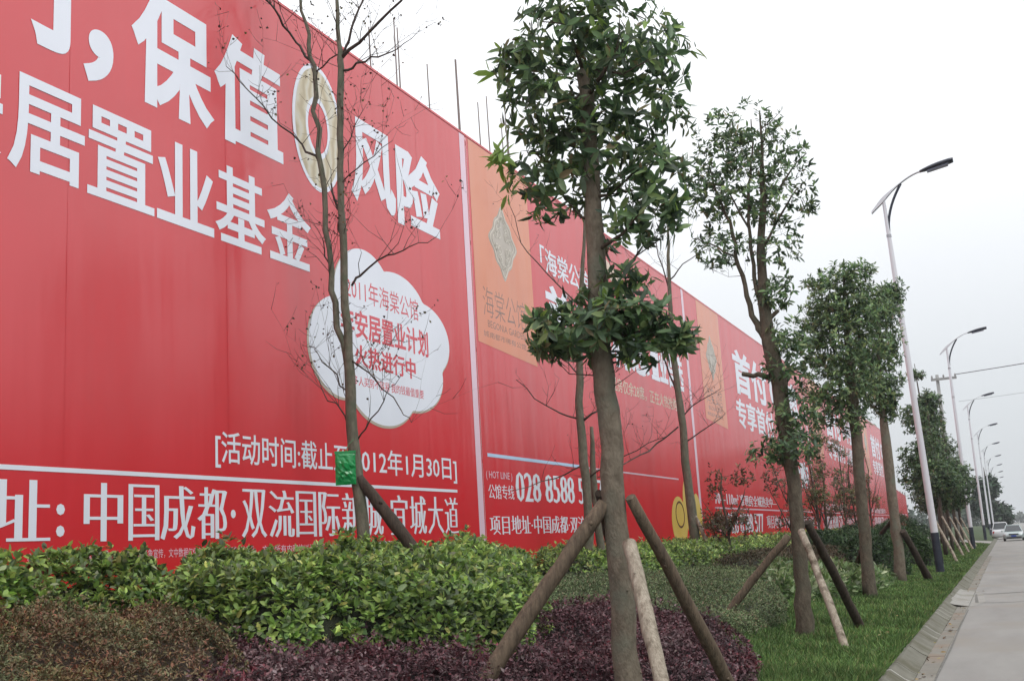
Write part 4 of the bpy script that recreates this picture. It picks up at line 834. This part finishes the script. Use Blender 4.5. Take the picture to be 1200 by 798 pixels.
bed('ground_cover_bed', [(-3.6,15.6),(-4.4,16.3),(-6.0,15.6),(-6.6,15.4),(-8.2,20.6),(-8.3,21.4),(-7.4,22.8),(-6.9,26.5),(-5.6,27.5),(-4.6,24.5),(-3.9,21),(-3.45,18.2)], .34, 15000, (.03,.06), (.25,.4), GC, GW, 530, rr=.25, lump=.10, k=4, fine=False, label='grey green fine ground cover behind the purple shrubs', cat='shrubs', mat=M_leafdull, core=(.03,.036,.02), tonev=.18)
bed('ground_cover_bed', [(-6.8,27.5),(-4.6,34),(-5.0,41),(-7.2,41),(-7.1,34)], .5, 5000, (.05,.09), (.3,.45), [(.10,.075,.05),(.08,.085,.05),(.12,.09,.06)], [1,1,1], 531, rr=.25, lump=.15, k=4, fine=False, label='brownish ground cover between the long hedge and the round dark shrubs', cat='shrubs', mat=M_leafdull)
VC = [(.10,.17,.06),(.30,.36,.20),(.42,.46,.30),(.14,.22,.07),(.20,.28,.12)]; VW = [4,1.6,.9,3,2]
bed('broadleaf_bed', [(-4.55,23.2),(-5.6,27.8),(-6.3,30.5),(-4.9,33),(-3.1,32.5),(-3.1,29),(-3.4,26.2),(-3.9,23.6)], .34, 2600, (.14,.24), (.30,.42), VC, VW, 540, rr=.3, lump=.2, ls=3, k=5, spread=(.3,.9), label='pale edged broad leaved plants beyond the forked evergreen', cat='plants')
DG = [(.035,.075,.03),(.055,.11,.04),(.09,.15,.055),(.022,.045,.02)]; DW=[3,3,1.5,2]
def round_bush(cx, cy_, r, h, seed, label, cols=DG, wts=DW):
    poly = [(cx+r*math.cos(2*math.pi*i/14), cy_+r*1.05*math.sin(2*math.pi*i/14)) for i in range(14)]
    return bed('round_shrub', poly, h, 1500, (.07,.13), (.35,.5), cols, wts, seed, rr=r*.85, lump=.10, ls=2, k=5, fine=False, label=label, cat='shrub', tonev=.22)
for a in [(-6.5,43.5,1.15,1.05,551,'dark round shrub left of the third street tree trunk'),(-3.95,37.0,1.0,1.15,552,'dark round shrub behind the fourth street tree'),(-5.5,47,1.3,1.3,553,'dark round shrub behind the third street tree, further back')]: round_bush(*a)
round_bush(-3.7, 44.5, 1.0, 1.3, 554, 'brighter green round shrub just left of the nearest lamp post', [(.04,.085,.025),(.06,.12,.032),(.09,.15,.04),(.025,.05,.018)])
round_bush(-4.9, 55, 1.2, 1.4, 555, 'dark shrub among the trunks behind the nearest lamp post')
round_bush(-5.4, 66, 1.5, 1.6, 556, 'far dark shrub among the trunks of the street trees')
# grass
def grass():
    rng = np.random.default_rng(77); n = 150000
    u = rng.uniform(0,1,n*2); y = 8.5*(92/8.5)**(u**.75); xr = rng.uniform(0,1,n*2)
    xl = np.interp(y, [8,11,12.5,15,17,21,24,26,29,34,45,92], [-2.9,-2.75,-2.8,-3.6,-3.9,-4.2,-4.0,-3.6,-3.3,-3.3,-3.6,-5.5]); x = xl+(-1.545-xl)*xr
    x = x[:n]; y = y[:n]
    d = y/10; h = rng.uniform(.05,.13,n)*(1+.35*smooth_noise(7,x,y,2.5)); w = .0045*np.maximum(1, d)*rng.uniform(.7,1.3,n)
    over = x > -1.65; 
    P = np.stack([x,y,gza(x)-.01], axis=1); a = rng.uniform(0,6.28,n); S = np.stack([np.cos(a),np.sin(a),0*a],1)*w[:,None]
    T = P+np.stack([rng.normal(0,.4,n)*h+np.where(over,.04,0), rng.normal(0,.4,n)*h, h],1); Mi = (P+T)/2+np.stack([0*h,0*h,h*.15],1)
    V = np.stack([P-S,P+S,Mi+S*.7,Mi-S*.7,T],1).reshape(-1,3); b = (np.arange(n)*5)[:,None]
    F = np.concatenate([b+np.array([0,1,2]), b+np.array([0,2,3]), b+np.array([3,2,4])])
    C = palette(rng,n,[(.085,.16,.045),(.125,.21,.06),(.06,.12,.035),(.20,.21,.09),(.17,.26,.08)],[4,3,2.5,1,1.2])*np.clip(1+.22*smooth_noise(9,x,y,1.7)+.15*smooth_noise(19,x,y,6),.5,1.6)[:,None]
    link('grass', mesh('grass', V, F, M_leafdull, colors=np.repeat(C,5,axis=0)), label='lush green grass strip between the shrubs and the kerb', cat='grass', kind='stuff')
grass()

def litter():
    rng = np.random.default_rng(88); n = 420
    y = 8.5*(60/8.5)**rng.uniform(0,1,n); x = np.where(rng.uniform(size=n) < .75, rng.uniform(-4.2,-1.6,n), -1.27+np.abs(rng.normal(0,.12,n)))
    z = np.where(x < -1.5, gza(x)+.05, .018); P = np.stack([x,y,z],1)
    D = rnd_unit(rng,n)*np.array([1,1,.15]); V, F, C = leaf_arrays(P, D, np.array([[0,0,1.]])+rng.normal(0,.3,(n,3)), rng.uniform(.05,.11,n), rng.uniform(.02,.045,n), palette(rng,n,[(.22,.13,.06),(.28,.22,.10),(.13,.07,.04),(.35,.30,.16)],[3,2,2,1]))
    link('fallen_leaves', mesh('fallen_leaves', V, F, M_leafdull, colors=C), label='dry fallen leaves scattered on the grass and along the gutter', cat='leaves', kind='stuff')
litter()
# ------------------------------------------------------------------ street lamps
M_lampw = plain('white lamp paint', (.62,.62,.66), .4); M_lampk = noisy('dark lamp base', (.015,.02,.035), (.04,.045,.06), 4, .5); M_lampb = plain('dark blue lamp head', (.012,.014,.03), .35)
M_lens = plain('lamp glass', (.12,.13,.2), .2); M_chrome = plain('steel ring', (.35,.35,.37), .35, .6)
def lamp(x, y, label, H=12.55):
    z0 = gz(x); root = empty('street_lamp', (x,y,z0), label=label, cat='street lamp', group='white street lamps in a row beside the road')
    h = H-z0
    MB().tube([(0,0,-.1),(0,0,1.35)], [.135,.13], 20).build('pole_base', M_lampk, root, smooth=False)
    MB().tube([(0,0,1.35),(0,0,h-2.2),(0,0,h+.24)], [.118,.085,.058], 20).build('pole', M_lampw, root, smooth=False)
    mb = MB(); mb.tube([(0,0,h-2.9),(0,0,h-2.75)], [.088,.088], 16); mb.build('collar', M_chrome, root)
    mb = MB(); mb.tube([(0,0,h-1.05),(0,0,h-.95)], [.085,.085], 16); mb.build('collar', M_chrome, root)
    # swept arm with a tail fin, flat section that widens where it crosses the pole
    n = 14; V = []; 
    for i in range(n+1):
        t = i/n; X = -.45+t*1.80; Z = h+.02+1.15*(1-(1-t)**1.55)-.10; th = .03+.13*math.exp(-((t-.22)/.18)**2); wy = .09-.03*t
        for a, b in ((-1,-1),(1,-1),(1,1),(-1,1)): V.append((X, a*wy, Z+b*th*.5))
    F = [(i*4+j,i*4+(j+1)%4,(i+1)*4+(j+1)%4,(i+1)*4+j) for i in range(n) for j in range(4)]+[(0,1,2,3),(n*4+3,n*4+2,n*4+1,n*4)]
    m1 = MB(); m1.add(V,F); m1.build('arm', M_lampw, root, smooth=False)
    m2 = MB(); pts = []
    for i in range(9):
        t = i/8; pts.append((.02+.62*t**1.5, 0, h-.95+1.72*t**.75))
    m2.tube(pts, .045, 8); m2.build('brace', M_lampb, root, smooth=True)
    hp = []; rings = 9; V = []
    for i in range(rings):
        t = i/(rings-1); w = .05+.17*math.sin(min(1,t*1.15+.08)*math.pi*.62)**.8*(1 if t < .92 else .8); X = 1.31+1.12*t; Z = h+1.06+.17*t
        for k in range(12):
            a = 2*math.pi*k/12; V.append((X, w*math.cos(a), Z+.55*w*math.sin(a)*(1.0 if math.sin(a) > 0 else .55)))
    F = [(i*12+j,i*12+(j+1)%12,(i+1)*12+(j+1)%12,(i+1)*12+j) for i in range(rings-1) for j in range(12)]+[tuple(range(11,-1,-1)), tuple((rings-1)*12+j for j in range(12))]
    m3 = MB(); m3.add(V,F); m3.build('lamp_head', M_lampb, root, smooth=True)
    V = [(1.55,-.11,h+.995),(2.25,-.13,h+1.10),(2.25,.13,h+1.10),(1.55,.11,h+.995)]
    m4 = MB(); m4.add([(a,b,c+.0) for a,b,c in V]+[(a,b,c+.05) for a,b,c in V],[(0,1,2,3),(7,6,5,4),(0,4,5,1),(1,5,6,2),(2,6,7,3),(3,7,4,0)]); m4.build('lens', M_lens, root)
    mb = MB(); mb.box(.125,.14,-.06,.06,.35,.75); mb.build('service_door', M_lampk, root)
    return root
L1 = lamp(-2.25, 39.6, 'nearest white street lamp, its arm high above the fourth street tree', 12.75); L1.rotation_euler.y = math.radians(-1.4)
L2 = lamp(-2.15, 73.5, 'second white street lamp, its head clear above the bushy trees', 12.3)
for i, (y, lb) in enumerate([(112,'third white street lamp along the road'),(148,'fourth white street lamp along the road'),(184,'fifth white street lamp along the road'),(220,'sixth white street lamp, small in the distance'),(256,'seventh white street lamp, small in the distance'),(292,'eighth white street lamp, tiny in the distance'),(330,'farthest white street lamp, tiny in the distance')]):
    c = copy_tree(L2, loc=(-2.15, y, gz(-2.15))); c['label'] = lb
# power pole and wires
M_conc = noisy('concrete pole', (.22,.22,.22), (.33,.33,.32), 3, .9)
x0, y0_ = -3.9, 98.; pr = empty('power_pole', (x0,y0_,gz(x0)), label='concrete power pole with a crossarm behind the tall dark trees', cat='utility pole')
MB().tube([(0,0,-.1),(0,0,13.6)], [.2,.13], 12).build('shaft', M_conc, pr, smooth=True)
mb = MB(); mb.box(-.5,1.5,-.28,-.17,13.1,13.3); mb.build('crossarm', M_conc, pr)
for xx in (-.4,.5,1.4): MB().tube([(xx,-.22,13.3),(xx,-.22,13.42),(xx,-.22,13.55)], [.05,.08,.04], 8).build('insulator', M_steel, pr)
M_wire = plain('wire', (.09,.09,.10), .6)
for k_, (dz, r, lb, e) in enumerate([(13.45,.035,'thick overhead wire running from the power pole across the road',(46,98-44)),(11.2,.011,'thin overhead wire below the thick one, crossing the road',(46,98-40))]):
    a = Vector((x0+1.4, y0_-.22, gz(x0)+dz)); b = Vector((26, 80, gz(x0)+dz+1.4)); pts = [a.lerp(b,i/16)-Vector((0,0,.7*math.sin(math.pi*i/16))) for i in range(17)]
    mb = MB(); mb.tube([p-a for p in pts], r, 5); mb.build('overhead_wire', M_wire, None, label=lb, cat='wire').location = a
# ------------------------------------------------------------------ cars
M_glass = plain('car glass', (.02,.025,.03), .08, 0, .8); M_tyre = plain('tyre', (.02,.02,.02), .9); M_rim = plain('rim', (.4,.4,.42), .3, .8); M_trim = plain('black trim', (.02,.02,.022), .5)
M_head = plain('headlamp', (.6,.62,.65), .15); M_plate = plain('number plate', (.02,.06,.35), .5); M_amber = plain('amber lens', (.5,.15,.02), .3); M_redl = plain('red lens', (.35,.01,.01), .3)
def car(x, y, rz, label, paint, suv=False):
    root = empty('car', (x,y,.005), rz, label=label, cat='car', group='cars on the road ahead')
    L, W = 4.4, 1.76; hb = .82 if not suv else .98; ht = 1.43 if not suv else 1.72
    # body: stations along -Y (front) to +Y (rear): (y, half width, bottom, top)
    st = [(-2.2,.62,.30,.52),(-2.12,.78,.22,.66),(-1.7,.86,.18,hb-.06),(-1.0,.88,.17,hb),(0,.88,.17,hb+.04),(1.0,.88,.17,hb+.05),(1.7,.86,.19,hb+.05),(2.1,.80,.25,hb-.02),(2.2,.66,.34,hb-.2)]
    sec = lambda w,b,t: [(-w*.9,b),(-w,b+.12),(-w,b+(t-b)*.62),(-w*.93,t-.04),(-w*.8,t),(w*.8,t),(w*.93,t-.04),(w,b+(t-b)*.62),(w,b+.12),(w*.9,b)]
    V = []; 
    for (yy,w,b,t) in st: V += [(px,yy,pz) for px,pz in sec(w,b,t)]
    n = 10; F = [(i*n+j,i*n+(j+1)%n,(i+1)*n+(j+1)%n,(i+1)*n+j) for i in range(len(st)-1) for j in range(n)]+[tuple(range(n-1,-1,-1)),tuple((len(st)-1)*n+j for j in range(n))]
    mb = MB(); mb.add(V,F); body = mb.build('body', paint, root, smooth=True)
    # cabin (greenhouse) tapering up
    y0c, y1c, yr0, yr1 = (-1.05,1.75,-.35,1.05) if not suv else (-1.1,2.05,-.45,1.8)
    V = [(-.80,y0c,hb-.01),(.80,y0c,hb-.01),(.80,y1c,hb+.03),(-.80,y1c,hb+.03),(-.60,yr0,ht-.05),(.60,yr0,ht-.05),(.60,yr1,ht-.05),(-.60,yr1,ht-.05)]
    mb = MB(); mb.add(V,[(3,2,1,0),(4,5,6,7),(0,1,5,4),(1,2,6,5),(2,3,7,6),(3,0,4,7)]); mb.build('roof', paint, root, bevel=.03)
    mb = MB(); mb.box(-.57,.57,yr0+.05,yr1-.05,ht-.052,ht); mb.build('roof_panel', paint, root, bevel=.02)
    def quad(name, a, b, c, d, off, mat):
        A,B,C_,D_ = map(Vector,(a,b,c,d)); nrm = (B-A).cross(D_-A).normalized()*off; cen = (A+B+C_+D_)/4
        q = [cen+(p-cen)*.90 for p in (A,B,C_,D_)]; m_ = MB(); m_.add([p+nrm for p in q]+[p-nrm*.2 for p in q],[(0,1,2,3),(7,6,5,4),(0,4,5,1),(1,5,6,2),(2,6,7,3),(3,7,4,0)]); m_.build(name, mat, root)
    quad('windscreen', V[0],V[1],V[5],V[4], .012, M_glass); quad('rear_window', V[2],V[3],V[7],V[6], .012, M_glass)
    quad('side_window', V[1],V[2],V[6],V[5], .012, M_glass); quad('side_window', V[3],V[0],V[4],V[7], .012, M_glass)
    for s in (-1,1):
        for yy in (-1.35,1.32):
            w = empty('wheel', (s*.78,yy,.31)); w.parent = root
            MB().tube([(-.1,0,0),(-.09,0,0),(.09,0,0),(.1,0,0)], [.27,.31,.31,.27], 22).build('tyre', M_tyre, w, smooth=False)
            MB().tube([(s*.085,0,0),(s*.112,0,0)], [.2,.17], 14).build('rim', M_rim, w)
        mb = MB(); mb.add([(s*.45,-2.185,.60),(s*.76,-2.10,.60),(s*.80,-2.0,.78),(s*.50,-2.10,.74),(s*.45,-2.05,.58),(s*.72,-1.95,.58),(s*.76,-1.9,.74),(s*.5,-1.95,.72)],[(0,1,2,3),(7,6,5,4),(0,4,5,1),(1,5,6,2),(2,6,7,3),(3,7,4,0)]); mb.build('headlight', M_head, root)
        mb = MB(); mb.box(s*.70-.09,s*.70+.09,2.08,2.19,.62,.82); mb.build('tail_light', M_redl, root)
        mb = MB(); mb.box(min(s*.86,s*1.02),max(s*.86,s*1.02),-.82,-.70,hb+.0,hb+.14); mb.build('wing_mirror', paint, root, bevel=.02)
        mb = MB(); mb.box(s*.884-.004,s*.884+.004,-.9,1.3,.42,.47); mb.build('side_trim', M_trim, root)
    mb = MB(); mb.box(-.40,.40,-2.215,-2.12,.52,.64); mb.build('grille', M_trim, root)
    mb = MB(); mb.box(-.62,.62,-2.235,-2.10,.22,.36); mb.build('lower_intake', M_trim, root)
    mb = MB(); mb.box(-.22,.22,-2.25,-2.236,.38,.50); mb.build('number_plate', M_plate, root)
    return root
M_silver = plain('silver green paint', (.38,.44,.44), .3, .35); M_wpaint = plain('white paint', (.62,.64,.66), .3); M_gpaint = plain('grey paint', (.30,.31,.33), .3, .3)
car(.25, 113, 0, 'silver sedan with dark bumper intake driving towards the camera', M_silver)
car(-.85, 127, math.pi, 'white high roofed car standing by the kerb beyond the silver sedan', M_wpaint, True)
car(3.6, 175, 0, 'small distant grey car at the right edge of the road', M_gpaint)
# ------------------------------------------------------------------ distance
def treeline(name, pts, h, seed, label, n, cols):
    rng = np.random.default_rng(seed); P = []; A = []
    for _ in range(n):
        i = rng.integers(0, len(pts)-1); t = rng.uniform(); a = np.array(pts[i]); b = np.array(pts[i+1]); q = a+(b-a)*t
        hh = h*(.65+.35*abs(math.sin(q[0]*.11+q[1]*.05))+.12*rng.normal()); z = rng.uniform(0,1)**.7*max(2,hh)
        P.append((q[0]+rng.normal(0,3), q[1]+rng.normal(0,4), z)); 
    P = np.array(P); V, F, C = leaf_arrays(*whorls(rng, P, rnd_unit(rng,n)+np.array([0,0,.6]), 6, (.7,1.4), (.5,.8), cols, [1]*len(cols), (.3,1.2), back=1.0), fine=False)
    link(name, mesh(name, V, F, M_leafdull, colors=C), label=label, cat='trees', kind='stuff')
DC = [(.05,.075,.05),(.065,.09,.06),(.04,.06,.045)]
treeline('distant_trees', [(-160,420),(-60,380),(-14,360),(-12,300)], 7, 601, 'hazy wooded belt far behind the end of the tree row', 3000, DC)
treeline('distant_trees', [(-30,760),(20,760),(60,700),(160,600)], 6, 602, 'pale hazy tree line at the end of the road', 3000, DC)
treeline('distant_trees', [(15.5,-25),(15.5,60),(16,120),(17,200),(18,340),(22,600)], 9.5, 603, 'row of trees across the road, near stretch added unseen to darken the hoarding reflection', 7000, DC)  # near stretch is out of view, added to darken low reflections in the hoarding
# ------------------------------------------------------------------ thin haze: one closed box around everything
hz = bpy.data.materials.new('haze'); hz.use_nodes = True; hn = hz.node_tree; hn.nodes.remove(hn.nodes['Principled BSDF'])
pv = hn.nodes.new('ShaderNodeVolumePrincipled'); pv.inputs['Color'].default_value = (.93,.95,.97,1); pv.inputs['Density'].default_value = .00045; pv.inputs['Anisotropy'].default_value = .2
hn.links.new(pv.outputs[0], hn.nodes['Material Output'].inputs['Volume'])
mb = MB(); mb.box(-1550,1550,-60,1650,-1.2,24); o = mb.build('haze', hz, None, kind='stuff', label='thin pale haze over the whole street', cat='haze')
